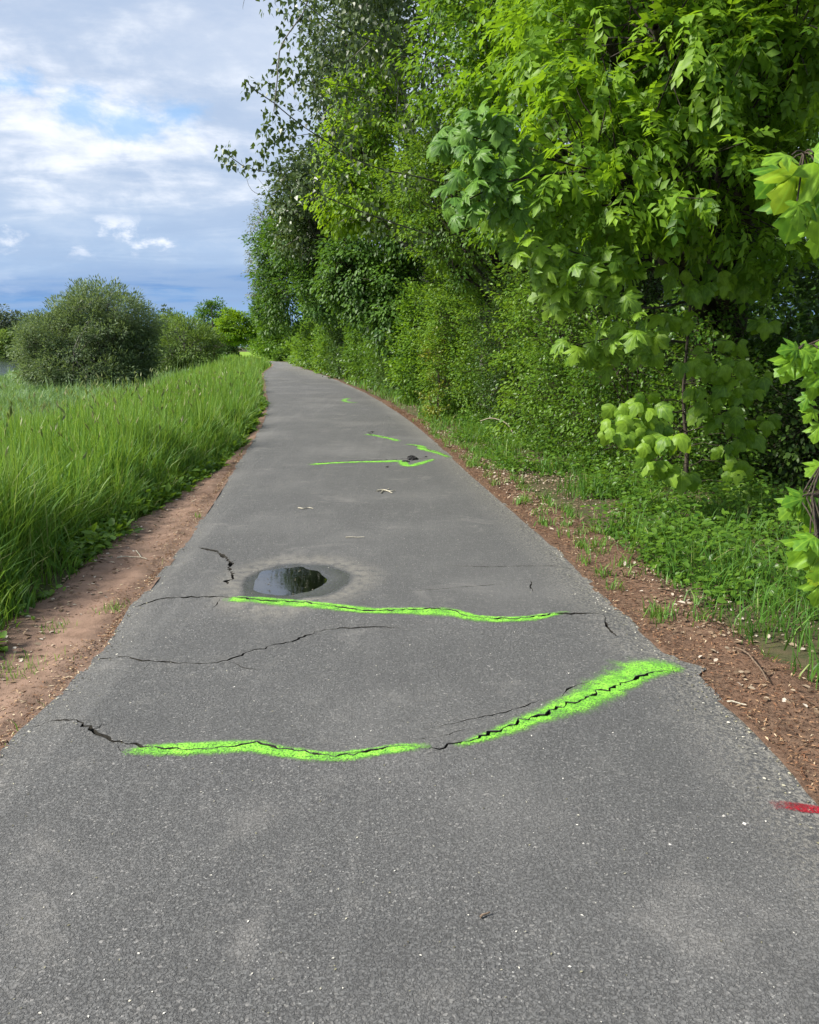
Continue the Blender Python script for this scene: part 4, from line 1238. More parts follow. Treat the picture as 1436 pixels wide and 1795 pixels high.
# big-leaved maple bough hanging towards the path
mb = thing('maple', 'maple with large bluish-green leaves on a bough over the verge', 'tree', [3.75, 10.8, float(ground_z(3.75, 10.8))])
tb = Tubes(); b0 = wloc(mb)
tb.tube(curve(b0, [3.5, 10.5, 6.5], 8, 0, 0.05), np.linspace(0.11, 0.03, 8), 8)
MC = [(800, 245, 7.4), (835, 200, 7.5), (860, 215, 7.4), (840, 255, 7.2), (795, 225, 7.5), (870, 260, 7.4), (835, 300, 7.3), (880, 310, 7.3), (850, 330, 7.2), (795, 370, 7.2), (815, 345, 7.3), (890, 350, 7.3), (905, 230, 7.6), (920, 290, 7.6),
      (925, 435, 7.3), (960, 430, 7.3), (990, 455, 7.2), (945, 470, 7.3), (1030, 470, 7.4), (1060, 450, 7.5), (1010, 500, 7.3), (1075, 520, 7.3), (1100, 480, 7.6), (980, 520, 7.5), (1130, 570, 7.2), (1090, 575, 7.3), (1010, 600, 7.6), (1050, 620, 7.8), (880, 380, 7.5), (940, 380, 7.6), (1000, 395, 7.6)]
for a in ([(1200, 330, 9), (1050, 300, 8.2), (930, 270, 7.6), (850, 245, 7.4), (790, 232, 7.4)], [(1050, 300, 8.2), (930, 310, 7.6), (860, 330, 7.3), (800, 362, 7.2)], [(1240, 470, 9), (1100, 470, 8), (1000, 440, 7.5), (925, 430, 7.3)], [(1240, 520, 9), (1140, 540, 7.8), (1060, 520, 7.4), (985, 510, 7.4)], [(1200, 600, 9), (1100, 590, 7.8), (1010, 605, 7.6)]):
    c = catmull([P3(*p) for p in a], 0.12); tb.tube(c, np.linspace(0.016, 0.005, len(c)), 5)
tb.build('trunk', BARK, mb)
cl = np.array([P3(*p) for p in MC]); out = nrm(np.array([-0.6, -0.4, -0.1]) + 0.35 * rand_unit(len(cl)))
P, ax, up, sz = fill(cl, out, 8, 0.17, 0.8, 0.75, 0.6, 0.165, upv=0.7)
up = nrm(up + np.array([-0.3, -0.7, 0]))
for M_, s_ in ((ML_MAPB, slice(0, 112)), (ML_MAP, slice(112, None))):
    leaf_objects(P[s_], ax[s_], up[s_], sz[s_], M_, mb)

# green sapling with drooping three-lobed leaves
sp = thing('sycamore_sapling', 'slender grey-stemmed sapling with drooping three-lobed green leaves', 'tree', [3.02, 8.85, float(ground_z(3.02, 8.85))])
tb = Tubes(); b0 = wloc(sp)
stem = catmull([b0, b0 + [-0.02, 0, 0.5], b0 + [-0.10, -0.02, 1.1], b0 + [-0.12, -0.1, 2.0], b0 + [-0.2, -0.2, 3.3]], 0.1)
tb.tube(stem, np.linspace(0.026, 0.005, len(stem)), 7)
SC = [(1230, 500, 8.2), (1195, 510, 8.2), (1170, 560, 8.0), (1215, 560, 8.3), (1265, 480, 8.3), (1300, 500, 8.5), (1140, 590, 7.8), (1125, 620, 7.8), (1240, 620, 8.2), (1290, 600, 8.4), (1215, 640, 8.0), (1255, 650, 8.0), (1300, 630, 8.2), (1290, 670, 8.0), (1225, 680, 8.0), (1250, 695, 8.1), (1310, 690, 8.2), (1285, 720, 8.1), (1240, 720, 8.2), (1260, 735, 8.2),
      (1290, 750, 8.2), (1310, 765, 8.2), (1280, 790, 8.3), (1290, 815, 8.3), (1125, 700, 7.4), (1090, 715, 7.4), (1140, 715, 7.3), (1080, 745, 7.3), (1100, 742, 7.3), (1150, 740, 7.4), (1160, 770, 7.2), (1140, 775, 7.2), (1180, 765, 7.2), (1150, 800, 7.2), (1195, 830, 7.5), (1170, 815, 7.3), (1210, 825, 7.6), (1340, 735, 8.4), (1335, 660, 8.4), (1310, 850, 8.4), (1285, 862, 8.3), (1340, 560, 8.6), (1180, 470, 8.1)]
clw = np.array([P3(*p) for p in SC])
for e in clw:
    d = stem + np.array([0, 0, 0.12]) * np.linalg.norm(stem[:, :2] - e[:2], axis=1)[:, None]
    i = min(((d - e) ** 2).sum(1).argmin(), len(stem) - 3)
    c = curve(stem[i], e, 6, 0.02, 0.015, 0.06); tb.tube(c, np.linspace(0.0045, 0.002, 6), 4)
tb.build('trunk', TWIG, sp)
out = nrm(np.array([-0.5, -0.5, -0.2]) + 0.5 * rand_unit(len(clw)))
P, ax, up, sz = fill(clw, out, 6, 0.13, 0.6, 1.1, 0.5, 0.145, upv=0.5)
up = nrm(up + np.array([-0.3, -0.9, 0.2]))
leaf_objects(P, ax, up, sz, ML_SYC, sp)

# young maple whose leafy twigs reach in from the edge of the path
fm = thing('young_maple', 'young maple reaching in with big pointed yellow-green leaves, closest of all plants', 'tree', [2.15, 2.35, float(ground_z(2.15, 2.35))])
tb = Tubes(); b0 = wloc(fm)
st = catmull([b0, [2.1, 2.3, 0.9], [2.05, 2.32, 1.8], [1.95, 2.3, 3.2]], 0.1)
tb.tube(st, np.linspace(0.028, 0.010, len(st)), 7)
ML = [(1402, 290, -112, 98, 2.25), (1388, 272, 192, 62, 2.2), (1428, 282, -62, 104, 2.2), (1404, 325, -100, 105, 2.3), (1424, 345, -82, 90, 2.3), (1372, 296, -140, 75, 2.3), (1426, 268, 35, 75, 2.2), (1398, 352, -84, 55, 2.2), (1448, 300, -90, 110, 2.3), (1440, 380, -100, 80, 2.4), (1410, 385, -120, 50, 2.5),
      (1402, 612, 172, 48, 2.4), (1396, 616, -118, 68, 2.4), (1404, 610, -40, 58, 2.4), (1420, 622, -85, 78, 2.45), (1388, 634, -150, 44, 2.4), (1434, 610, -20, 66, 2.4), (1430, 655, -100, 54, 2.4), (1418, 690, -112, 36, 2.5), (1428, 716, -122, 36, 2.5), (1436, 742, -105, 42, 2.5), (1446, 640, -70, 70, 2.4),
      (1414, 872, 186, 56, 2.2), (1402, 875, -146, 58, 2.2), (1422, 871, -98, 66, 2.2), (1436, 874, -66, 68, 2.2), (1428, 900, -112, 46, 2.3), (1444, 872, 12, 60, 2.2),
      (1430, 940, -160, 58, 2.1), (1420, 944, -124, 72, 2.15), (1434, 952, -94, 92, 2.1), (1448, 950, -60, 86, 2.1), (1440, 1010, -104, 66, 2.1), (1446, 985, -120, 60, 2.1), (1440, 812, -158, 44, 2.3), (1444, 816, -108, 50, 2.3),
      (1500, 310, -80, 120, 2.3), (1490, 640, -100, 90, 2.4), (1500, 900, -90, 90, 2.2), (1520, 420, -70, 110, 2.4), (1540, 760, -110, 90, 2.4), (1560, 560, -60, 100, 2.3)]
P = np.array([P3(a, b, D) for a, b, _, _, D in ML]); an = np.radians([m[2] for m in ML])
ax = np.stack([np.cos(an), -0.35 + 0 * an, np.sin(an)], 1) + 0.12 * rand_unit(len(ML))
up = nrm(np.array([-0.15, -0.75, 0.55]) + 0.35 * rand_unit(len(ML)))
sz = np.array([m[3] * m[4] / F for m in ML]) * 0.86
for hub, D in (((1410, 268), 2.25), ((1412, 606), 2.42), ((1424, 868), 2.2), ((1436, 938), 2.12), ((1446, 806), 2.3)):
    h = P3(hub[0], hub[1], D)
    i = ((st + np.array([0, 0, .3]) - h) ** 2).sum(1).argmin()
    tb.tube(curve(st[i], h, 8, 0, 0.008, 0.08), np.linspace(0.008, 0.003, 8), 5)
    for p in P:
        if np.linalg.norm(p - h) < 0.22:
            tb.tube(curve(h, p, 4, 0, 0, 0.008), 0.0024, 4)
tb.build('trunk', TWIG, fm)
leaf_objects(P, ax, up, sz, ML_MAPF, fm)

# shrubs: the leafy wall along the right side
def shrub(label, y, off, h, rx, ry, mat, n, leaf, per=34, cr=0.22, tmpl=LEAF2, name='shrub', mu=0.5, lean=-0.15, stems=7, objs=0):
    b = RP(y, off)
    c = b + np.array([lean * h * 0.3, 0, h * 0.5])
    e = [(c, (rx, ry, h * 0.54), 1.0), (b + np.array([lean, -0.1, h * 0.24]), (rx * 1.0, ry * 1.0, h * 0.30), 0.55), (c + np.array([rng.uniform(-.3, .3) * rx, rng.uniform(-.3, .3), h * 0.25]), (rx * 0.7, ry * 0.7, h * 0.34), 0.5)]
    return tree(name, label, 'shrub', b, h * 0.8, 0.03, e, n, per, cr, tmpl, leaf, mat, TWIG, 'shrubs along the right side', limbs=stems, shell=0.5, flat=0.8, droop=0.2, twigs=0.25, tint_mu=mu, axis_out=0.9, twig_r=0.006, upv=0.7, shoots=int(n * 0.45), svar=0.4)


shrub('low glossy-leaved shrub in front of the slender sapling', 9.6, 2.35, 1.0, 0.6, 0.5, M_SHR, 110, 0.045, 30, 0.16, OVAL)
shrub('small-leaved dark shrub left of the slender sapling', 10.6, 2.1, 1.9, 0.75, 0.7, M_SHR, 260, 0.045, 34, 0.2, mu=0.45)
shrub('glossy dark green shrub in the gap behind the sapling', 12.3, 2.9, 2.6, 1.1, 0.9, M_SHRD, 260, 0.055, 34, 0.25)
shrub('fresh green shrub standing before the maple bough', 12.2, 1.95, 2.7, 0.85, 0.8, M_SHR, 330, 0.05, 34, 0.2, mu=0.6)
shrub('bright leafy shrub with yellowish shoots near the middle of the leafy wall', 13.8, 1.95, 3.2, 0.85, 0.9, M_SHRL, 330, 0.06, 30, 0.22, OVAL, mu=0.55)
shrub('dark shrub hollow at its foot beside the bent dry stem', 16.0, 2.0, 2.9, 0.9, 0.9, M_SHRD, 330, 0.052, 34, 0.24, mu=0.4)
shrub('tall narrow hedge-like shrub clad in small light leaves from ground to top', 18.6, 1.15, 3.5, 0.62, 1.0, M_SHRL, 480, 0.062, 36, 0.20, mu=0.45)
shrub('second light-leaved shrub joined behind the tall narrow one', 17.2, 1.75, 3.3, 0.8, 0.8, M_SHRL, 320, 0.06, 34, 0.22, mu=0.35)
shrub('shrub tinged yellow and orange on the path-facing flank of the hedge', 17.9, 0.62, 1.9, 0.20, 0.35, M_ORA, 46, 0.06, 16, 0.14, mu=0.3, stems=3)
shrub('leafy bush with hanging bright shoots next beyond the tall narrow shrub', 23.5, 1.2, 3.0, 0.8, 1.2, M_MAP, 330, 0.085, 28, 0.26, OVAL, mu=0.5)
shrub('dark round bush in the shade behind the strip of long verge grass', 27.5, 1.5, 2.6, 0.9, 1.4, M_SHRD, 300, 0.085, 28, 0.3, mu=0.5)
shrub('brownish-green bush under the dark maple-like tree', 31.5, 1.3, 3.0, 0.9, 1.5, M_SHR, 300, 0.095, 28, 0.3, mu=0.35)
shrub('green bush halfway along the far hedge', 37, 1.2, 3.0, 0.9, 1.9, M_SHR, 300, 0.11, 28, 0.34, mu=0.55)
shrub('dark bush in the far hedge under the dense tree', 43, 1.1, 3.0, 1.0, 2.2, M_SHRD, 300, 0.13, 26, 0.38, mu=0.5)
shrub('pale green bush in the far hedge', 50, 1.0, 2.8, 1.0, 2.6, M_SHRL, 300, 0.15, 26, 0.42, mu=0.35)
shrub('green bush near the end of the far hedge', 58, 1.0, 3.0, 1.2, 3.0, M_SHR, 300, 0.17, 26, 0.45, mu=0.5)
shrub('bright bush at the outer side of the bend', 67, 1.1, 3.2, 1.3, 3.2, M_SHRL, 300, 0.19, 26, 0.5, mu=0.4)
shrub('last bush of the hedge right at the bend', 78, 1.0, 3.6, 1.6, 3.5, M_MAP, 300, 0.22, 26, 0.55, mu=0.4)
shrub('low green bush beside the bright field', 92, 0.9, 1.3, 0.6, 1.0, M_SHR, 60, 0.2, 20, 0.4)

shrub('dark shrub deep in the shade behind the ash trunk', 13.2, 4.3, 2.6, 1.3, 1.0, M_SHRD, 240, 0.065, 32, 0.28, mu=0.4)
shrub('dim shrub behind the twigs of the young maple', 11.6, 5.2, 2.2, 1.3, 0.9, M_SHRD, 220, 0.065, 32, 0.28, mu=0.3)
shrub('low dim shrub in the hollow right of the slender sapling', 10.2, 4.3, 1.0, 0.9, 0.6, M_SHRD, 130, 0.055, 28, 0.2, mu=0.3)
shrub('bush beyond the bend, beside the low bush at the field', 98, 1.2, 4.6, 1.8, 4.0, M_SHR, 300, 0.26, 24, 0.6, mu=0.5)
shrub('farthest bush at the end of the tree row', 128, 1.6, 5.5, 2.4, 6.0, M_MAP, 300, 0.32, 24, 0.8, mu=0.4)
tree('broadleaf_tree', 'farthest full tree of the row just right of the field', 'tree', RP(108, 3.5), 9, 0.25,
     [ell(470, 560, 106, 26, 46, 2.6), ell(478, 520, 107, 24, 40, 2.4), ell(458, 585, 106, 16, 24, 1.8)], 320, 26, 0.8, LEAF2, 0.36, M_DARK, group='trees of the row', limbs=8, twig_r=0.04, tint_mu=0.6)

shrub('leafy green shrub standing in front of the ridged ash trunk', 10.1, 3.15, 3.0, 0.75, 0.6, M_SHR, 260, 0.06, 26, 0.24, OVAL, mu=0.45)
shrub('shrub with drooping twigs between the ash trunk and the young maple', 9.9, 4.2, 3.4, 0.9, 0.7, M_SHRD, 240, 0.065, 26, 0.26, OVAL, mu=0.55)

# dry bent stem at the foot of the shrubs
tb = Tubes()
c = catmull([P3(842, 738, 14.6), P3(860, 733, 14.5), P3(878, 737, 14.4), P3(892, 746, 14.3), P3(901, 762, 14.2)], 0.04)
c[-1, 2] = ground_z(c[-1, 0], c[-1, 1])
tb.tube(c, np.linspace(0.008, 0.013, len(c)), 6)
DRY = plain_mat('dry_wood', (0.20, 0.165, 0.12), (0.36, 0.31, 0.24), 60)
tag(tb.build('dry_stem', DRY), 'bare pale stem bent in an arch at the foot of the dark shrub', 'branch')


# ------------------------------------------------------------------ grass and other ground cover
def blades(P, h, w, az, bend, segs, twist=None):
    n = len(P)
    ts = np.linspace(0, 1, segs + 1)
    d = np.stack([np.cos(az), np.sin(az), np.zeros(n)], 1)
    ta = az + math.pi / 2 + (rng.normal(0, 0.7, n) if twist is None else twist)
    s = np.stack([np.cos(ta), np.sin(ta), np.zeros(n)], 1)
    rows = []
    for t in ts[:-1]:
        c = P + d * (bend * h * t ** 2)[:, None]; c = c.copy(); c[:, 2] += h * (t - 0.42 * bend * t ** 2.4)
        ww = (w * (1 - 0.75 * t ** 2.2) * 0.5)[:, None]
        rows += [c - s * ww, c + s * ww]
    c = P + d * (bend * h)[:, None]; c = c.copy(); c[:, 2] += h * (1 - 0.42 * bend)
    rows.append(c)
    V = np.stack(rows, 1)
    m = V.shape[1]
    f4 = np.array([(2 * i, 2 * i + 1, 2 * i + 3, 2 * i + 2) for i in range(segs - 1)]).reshape(-1, 4)
    f3 = np.array([(2 * segs - 2, 2 * segs - 1, 2 * segs)])
    o = (np.arange(n) * m)[:, None, None]
    Fq = (f4[None] + o).reshape(-1, 4); Ft = (f3[None] + o).reshape(-1, 3)
    return V.reshape(-1, 3), [Fq, Ft] if segs > 1 else [Ft], m


class Stuff:
    def __init__(s):
        s.V = []; s.Q = []; s.T = []; s.t = []; s.n = 0
    def put(s, V, Fs, tint):
        for f in Fs:
            (s.Q if f.shape[1] == 4 else s.T).append(f + s.n)
        s.V.append(V); s.t.append(tint); s.n += len(V)
    def blades(s, P, h, w, az, bend, segs, tint):
        if len(P):
            V, Fs, m = blades(P, h, w, az, bend, segs)
            s.put(V, Fs, np.repeat(np.clip(tint, 0, 1), m))
    def leaves(s, P, ax, up, sz, tm, tint):
        if len(P):
            V, Fc, t = leaves_mesh(P, ax, up, sz, tm, np.clip(tint, 0, 1)); s.put(V, [Fc], t)
    def build(s, name, mat, label):
        fs = [np.concatenate(a) for a in (s.Q, s.T) if a]
        o = add(name, np.concatenate(s.V), fs, mat, None, {'tint': np.concatenate(s.t)})
        return tag(o, label, kind='stuff')


def grass_mat(name, stops, trans=0.38):
    m, t, out = new_mat(name)
    f = t('ShaderNodeAttribute', None, attribute_name='tint').outputs['Fac']
    c = t.ramp(f, stops)
    p = t('ShaderNodeBsdfPrincipled', {'Base Color': c, 'Roughness': 0.5, 'Specular IOR Level': 0.3})
    tr = t('ShaderNodeBsdfTranslucent', {'Color': t.mix(0.5, c, (0.30, 0.45, 0.03, 1))})
    mx = t('ShaderNodeMixShader', {0: trans, 1: p.outputs[0], 2: tr.outputs[0]})
    t.l.new(mx.outputs[0], out.inputs[0])
    return m


GRASS = grass_mat('meadow_grass', [(0.0, (0.040, 0.110, 0.014)), (0.45, (0.080, 0.198, 0.026)), (0.8, (0.138, 0.280, 0.046)), (0.92, (0.19, 0.29, 0.05)), (1.0, (0.33, 0.31, 0.15))])
REED = grass_mat('reed_grass', [(0.0, (0.058, 0.130, 0.050)), (0.5, (0.118, 0.228, 0.088)), (1.0, (0.22, 0.33, 0.15))], 0.3)
EDGE_W = lambda y: np.interp(y, [0, 3, 5, 8, 9.5, 11.5, 14, 20, 28, 100], [0.70, 0.56, 0.52, 0.50, 0.38, 0.16, 0.08, 0.05, 0.03, 0.02])


def scatter_left(y0, y1, dmax, dens, pad=0.6):
    """points on the meadow side, kept to what stands within sight of the path plus a margin"""
    Yr = rng.uniform(y0, y1, int((y1 - y0) * dmax * dens))
    D = rng.uniform(0, dmax, len(Yr))
    X = XL(Yr) - D
    k = (X > -0.505 * Yr - 0.7 - 0.03 * Yr) & (D < BANK(Yr) + 0.4)
    return X[k], Yr[k], D[k]


mg = Stuff(); rg = Stuff(); hd_ = Stuff()
for y0, y1, dmax, dens, segs, wmul in ((2.0, 8, 3.2, 3000, 4, 1.05), (8, 14, 5.0, 1900, 3, 1.25), (14, 24, 10, 760, 2, 1.7), (24, 40, 14, 250, 2, 2.8), (40, 66, 24, 75, 2, 4.6), (66, 135, 28, 16, 2, 9.0)):
    x, y, d = scatter_left(y0, y1, dmax, dens)
    ew = EDGE_W(y) + 0.14 * vnoise(x * 0, y, 14, 3, 0.9) + 0.10 * vnoise(x, y, 15, 2, 5.0)
    clump = vnoise(x, y, 33, 3, 1.4)
    clump2 = vnoise(x, y, 35, 2, 5.0)
    dens_k = sstep(d, ew - 0.06, ew + 0.42)
    k = (rng.random(len(x)) < dens_k * np.clip(0.50 + 0.5 * clump + 0.85 * clump2, 0.10, 1))
    x, y, d, ew, clump, clump2 = x[k], y[k], d[k], ew[k], clump[k], clump2[k]
    z = ground_z(x, y)
    g_ = sstep(d, ew, ew + np.interp(y, [4, 12, 20, 30], [0.75, 0.7, 0.5, 0.35]))
    h = (0.14 + 0.58 * g_ + 0.24 * clump * g_ + 0.12 * vnoise(x, y, 37, 3, 0.45) * g_ + 0.08 * clump2) * rng.uniform(0.6, 1.15, len(x))
    lowland = sstep(d + 1.0 * clump, 3.6, 5.0)
    h = np.maximum(0.08, h * (1 + 0.05 * lowland + 0.45 * lowland * vnoise(x, y, 38, 2, 0.55)))
    az = rng.uniform(0, 2 * math.pi, len(x)) * 0.8 + 2.6 + 1.6 * clump2
    bend = np.clip(rng.normal(0.25, 0.22, len(x)) + 0.3 * (1 - g_) + 0.30 * lowland, 0.03, 0.95)
    stalk = (rng.random(len(x)) < 0.05) & (g_ > 0.7)
    h = np.where(stalk, h * 1.28, h); bend = np.where(stalk, 0.06 + 0.1 * rng.random(len(x)), bend)
    w = rng.uniform(0.007, 0.0145, len(x)) * wmul
    patch = vnoise(x, y, 37, 3, 0.45)
    tint = 0.52 + 0.24 * patch + 0.24 * clump + 0.22 * clump2 + rng.normal(0, 0.22, len(x)) - 0.1 * (1 - g_)
    tint = np.where(stalk, rng.uniform(0.8, 0.97, len(x)), tint)
    tint = np.where(rng.random(len(x)) < 0.045 + 0.12 * (1 - g_) * (g_ > 0.15), rng.uniform(0.88, 1, len(x)), np.minimum(tint, 0.9))
    P = np.stack([x, y, z - 0.01], 1)
    if y0 < 24:                                   # flowering heads on some of the stalks
        hs = np.where(stalk & (rng.random(len(x)) < 0.30))[0]
        if len(hs):
            tip = P[hs].copy(); tip[:, 2] += h[hs] * (1 - 0.42 * bend[hs]) - 0.02
            tip[:, 0] += np.cos(az[hs]) * bend[hs] * h[hs]; tip[:, 1] += np.sin(az[hs]) * bend[hs] * h[hs]
            axh = nrm(np.column_stack([np.cos(az[hs]) * .5, np.sin(az[hs]) * .5, np.ones(len(hs))]) + 0.2 * rand_unit(len(hs)))
            for _ in range(2):
                hd_.leaves(tip, axh, rand_unit(len(hs)), rng.uniform(.05, .10, len(hs)) * (1 + y[hs] / 40), NARROW, rng.random(len(hs)))
    r_ = rng.random(len(x)) < lowland
    for st_, s_ in ((mg, ~r_), (rg, r_)):
        st_.blades(P[s_], h[s_], w[s_] * (1.25 if st_ is rg else 1), az[s_], bend[s_], segs, tint[s_] if st_ is mg else tint[s_] * 0.8 + 0.15)
for px, py, rr_, nn_ in ((196, 1062, .05, 60), (222, 1162, .07, 110), (128, 1222, .06, 60), (300, 985, .04, 40), (60, 1282, .05, 50), (352, 902, .04, 40), (18, 1165, .10, 120), (100, 1090, .05, 40)):
    q = G(px, py)[:2] + rng.normal(0, rr_, (nn_, 2))
    q = q[XL(q[:, 1]) - q[:, 0] > 0.01]
    m_ = len(q)
    mg.blades(np.column_stack([q, dirt_z(q[:, 0], q[:, 1])]), rng.uniform(.02, .075, m_), rng.uniform(.003, .006, m_), rng.uniform(0, 6.28, m_), rng.uniform(.3, .9, m_), 2, rng.uniform(.55, 1.0, m_))
mg.build('meadow_grass', GRASS, 'tall bright green meadow grass left of the path')
hd_.build('seed_head_grass', grass_mat('panicle', [(0, (0.16, 0.20, 0.07)), (0.5, (0.22, 0.26, 0.10)), (1.0, (0.30, 0.28, 0.15))], 0.3), 'pale flowering heads of the meadow grass')
rg.build('reed_grass', REED, 'bluish-green reed grass on the low ground towards the river')

# herbs at the meadow's edge
hb = Stuff()
y = 2.2 + 24 * rng.random(3400) ** 1.5; d = EDGE_W(y) + 0.06 + np.abs(rng.normal(0, 0.22, len(y))) + 0.14 * vnoise(y * 0, y, 14, 3, 0.9)
x = XL(y) - d
k = vnoise(x, y, 61, 2, 2.0) > 0.0; x, y = x[k], y[k]
c = np.stack([x, y, ground_z(x, y)], 1)
P = np.repeat(c, 5, 0); N = len(P); P += np.column_stack([rng.normal(0, .05, (N, 2)), np.abs(rng.normal(0.03, 0.05, N))])
hb.leaves(P, nrm(np.column_stack([rng.normal(size=(N, 2)), rng.uniform(-.1, .9, N)])), nrm(np.array([0, 0, 1.]) + .4 * rand_unit(N)), rng.uniform(.03, .085, N) * (1 + P[:, 1] / 25), OVAL, rng.normal(.4, .2, N))
hb.build('weeds', M_SHRL, 'low herbs along the edge of the meadow')

# right verge: grass, weeds, ivy-like cover and litter
vg = Stuff(); vw = Stuff(); lit = Stuff(); chips = Stuff()
for y0, y1, dens, segs, wm in ((2.5, 9, 1500, 3, 1.0), (9, 16, 900, 2, 1.35), (16, 30, 420, 2, 2.2), (30, 85, 90, 2, 5.0)):
    n = int((y1 - y0) * 3.4 * dens * 0.75)
    y = rng.uniform(y0, y1, n); d = rng.uniform(0, 3.4, n); x = XR(y) + d
    k = x < 0.505 * y + 0.9; x, y, d = x[k], y[k], d[k]
    e0 = np.interp(y, [0, 4, 8, 12, 16, 22, 30, 60, 80], [0.26, 0.26, 0.26, 0.20, 0.12, 0.06, 0.03, 0.02, 0.02]) + 0.10 * vnoise(x * 0, y, 19, 3, 1.0)
    e1 = np.interp(y, [0, 9, 14, 18, 30, 80], [2.4, 2.2, 1.7, 1.2, 1.4, 1.2])
    cn = vnoise(x, y, 52, 3, 1.6); c2 = vnoise(x, y, 53, 2, 4.5)
    pr = sstep(d, e0, e0 + 0.3) * (1 - 0.85 * sstep(d, e1 - 0.3, e1 + 0.4)) * np.clip(0.36 + 1.1 * cn + 0.7 * c2, 0.02, 1) * (0.35 + 0.65 * sstep(d, e0, e0 + 0.8))
    k = rng.random(len(x)) < pr
    x, y, d, cn, c2, e0 = x[k], y[k], d[k], cn[k], c2[k], e0[k]
    h = (0.08 + 0.15 * sstep(d, e0, e0 + .6) + 0.09 * cn + 0.05 * c2) * rng.uniform(.35, 1.4, len(x)) * np.interp(y, [4, 14, 22, 40], [1.0, 1.0, 1.35, 1.5])
    h = np.maximum(h, 0.05)
    t_ = 0.20 + 0.25 * cn + rng.normal(0, .17, len(x)) + np.interp(y, [6, 14, 20], [0, 0.05, 0.22])  # tint lowered, most of all nearby, to imitate shade from the trees
    t_ = np.where(rng.random(len(x)) < 0.05, rng.uniform(.88, 1, len(x)), np.minimum(t_, .88))
    P = np.stack([x, y, ground_z(x, y) - .005], 1)
    vg.blades(P, h, rng.uniform(.005, .010, len(x)) * wm, rng.uniform(0, 6.28, len(x)), np.clip(rng.normal(.55, .3, len(x)), .05, .98), segs, t_)
nt = 150
yt = 4.5 + 14 * rng.random(nt); dt = rng.uniform(0.08, 0.55, nt)
for yc, dc in zip(yt, dt):
    m_ = rng.integers(8, 26)
    q = np.column_stack([float(XR(yc)) + dc + rng.normal(0, .035, m_), yc + rng.normal(0, .04, m_)])
    vg.blades(np.column_stack([q, np.maximum(verge_z(q[:, 0], q[:, 1]), ground_z(q[:, 0], q[:, 1])) - .004]), rng.uniform(.04, .16, m_), rng.uniform(.004, .008, m_) * (1 + yc / 20), rng.uniform(0, 6.28, m_), rng.uniform(.3, .95, m_), 2, rng.uniform(.2, .95, m_))
vg.build('verge_grass', GRASS, 'patchy grass between the bark verge and the shrubs')

n = 8200
y = 3.0 + 17 * rng.random(n) ** 1.2; d = rng.uniform(.35, 3.2, n); x = XR(y) + d
k = (vnoise(x, y, 71, 3, 1.3) + 0.35 * sstep(d, .5, 1.8) > 0.06) & (x < .51 * y + .8) & (d > np.interp(y, [3, 9, 14, 20], [0.5, .5, .42, .2]))
x, y = x[k], y[k]; c = np.stack([x, y, ground_z(x, y)], 1)
hgt = np.abs(rng.normal(.10, .09, len(x))) * (0.8 + 0.8 * (vnoise(x, y, 72, 2, 1.5) > 0))
P = np.repeat(c, 8, 0); N = len(P); P += np.column_stack([rng.normal(0, .06, (N, 2)), rng.random(N) * np.repeat(hgt, 8)])
vw.leaves(P, nrm(np.column_stack([rng.normal(size=(N, 2)), rng.uniform(-.3, .6, N)])), nrm(np.array([-.2, -.2, 1.]) + .5 * rand_unit(N)), rng.uniform(.025, .06, N) * (1 + P[:, 1] / 40), OVAL, rng.normal(.5, .25, N))
vw.build('undergrowth', M_SHR, 'low leafy undergrowth at the foot of the shrubs')

# fallen leaves and bark crumbs
n = 17000
y = 2.4 + 22 * rng.random(n) ** 1.4; d = np.where(rng.random(n) < .45, np.abs(rng.normal(.65, .5, n)), rng.uniform(.3, 3.0, n)); x = XR(y) + d
k = (vnoise(x, y, 81, 3, 1.8) > -0.15) | (d > .7); k &= (d > .12); x, y, d = x[k], y[k], d[k]
N = len(x)
z = np.maximum(ground_z(x, y), np.where(d < 1.4, verge_z(x, y), -9)) + .004 + .012 * rng.random(N)
lit.leaves(np.stack([x, y, z], 1), nrm(np.column_stack([rng.normal(size=(N, 2)), rng.normal(0, .25, N)])), nrm(np.array([0, 0, 1.]) + .45 * rand_unit(N)), rng.uniform(.010, .038, N) * (1 + 0.5 * (rng.random(N) < .1)), OVAL, rng.random(N) ** 1.3)
n = 4200
y = 7.5 + 9 * rng.random(n); d = rng.uniform(.10, 1.3, n); x = XR(y) + d
k = vnoise(x, y, 83, 3, 1.2) > -0.1; x, y, d = x[k], y[k], d[k]; N = len(x)
z = np.maximum(ground_z(x, y), verge_z(x, y)) + .004 + .02 * rng.random(N)
lit.leaves(np.stack([x, y, z], 1), nrm(np.column_stack([rng.normal(size=(N, 2)), rng.normal(0, .25, N)])), nrm(np.array([0, 0, 1.]) + .45 * rand_unit(N)), rng.uniform(.018, .05, N), OVAL, rng.random(N) ** .9)
n = 1500
y = 2.4 + 14 * rng.random(n) ** 1.3; d = EDGE_W(y) + rng.normal(-.02, .14, n); x = XL(y) - d
z = np.maximum(ground_z(x, y), dirt_z(x, y)) + .004
k = d > .15; x, y, z = x[k], y[k], z[k]; N = len(x)
lit.leaves(np.stack([x, y, z], 1), nrm(np.column_stack([rng.normal(size=(N, 2)), rng.normal(0, .2, N)])), nrm(np.array([0, 0, 1.]) + .4 * rand_unit(N)), rng.uniform(.012, .045, N), OVAL, rng.random(N) ** .8)
lit.build('leaf_litter', tint_mat('dead_leaf', [(0, (0.10, 0.065, 0.040)), (.4, (0.21, 0.145, 0.092)), (.75, (0.34, 0.27, 0.19)), (1, (0.55, 0.49, 0.41))], .85, .12), 'pale dry leaf litter strewn along both edges')
n = 30000
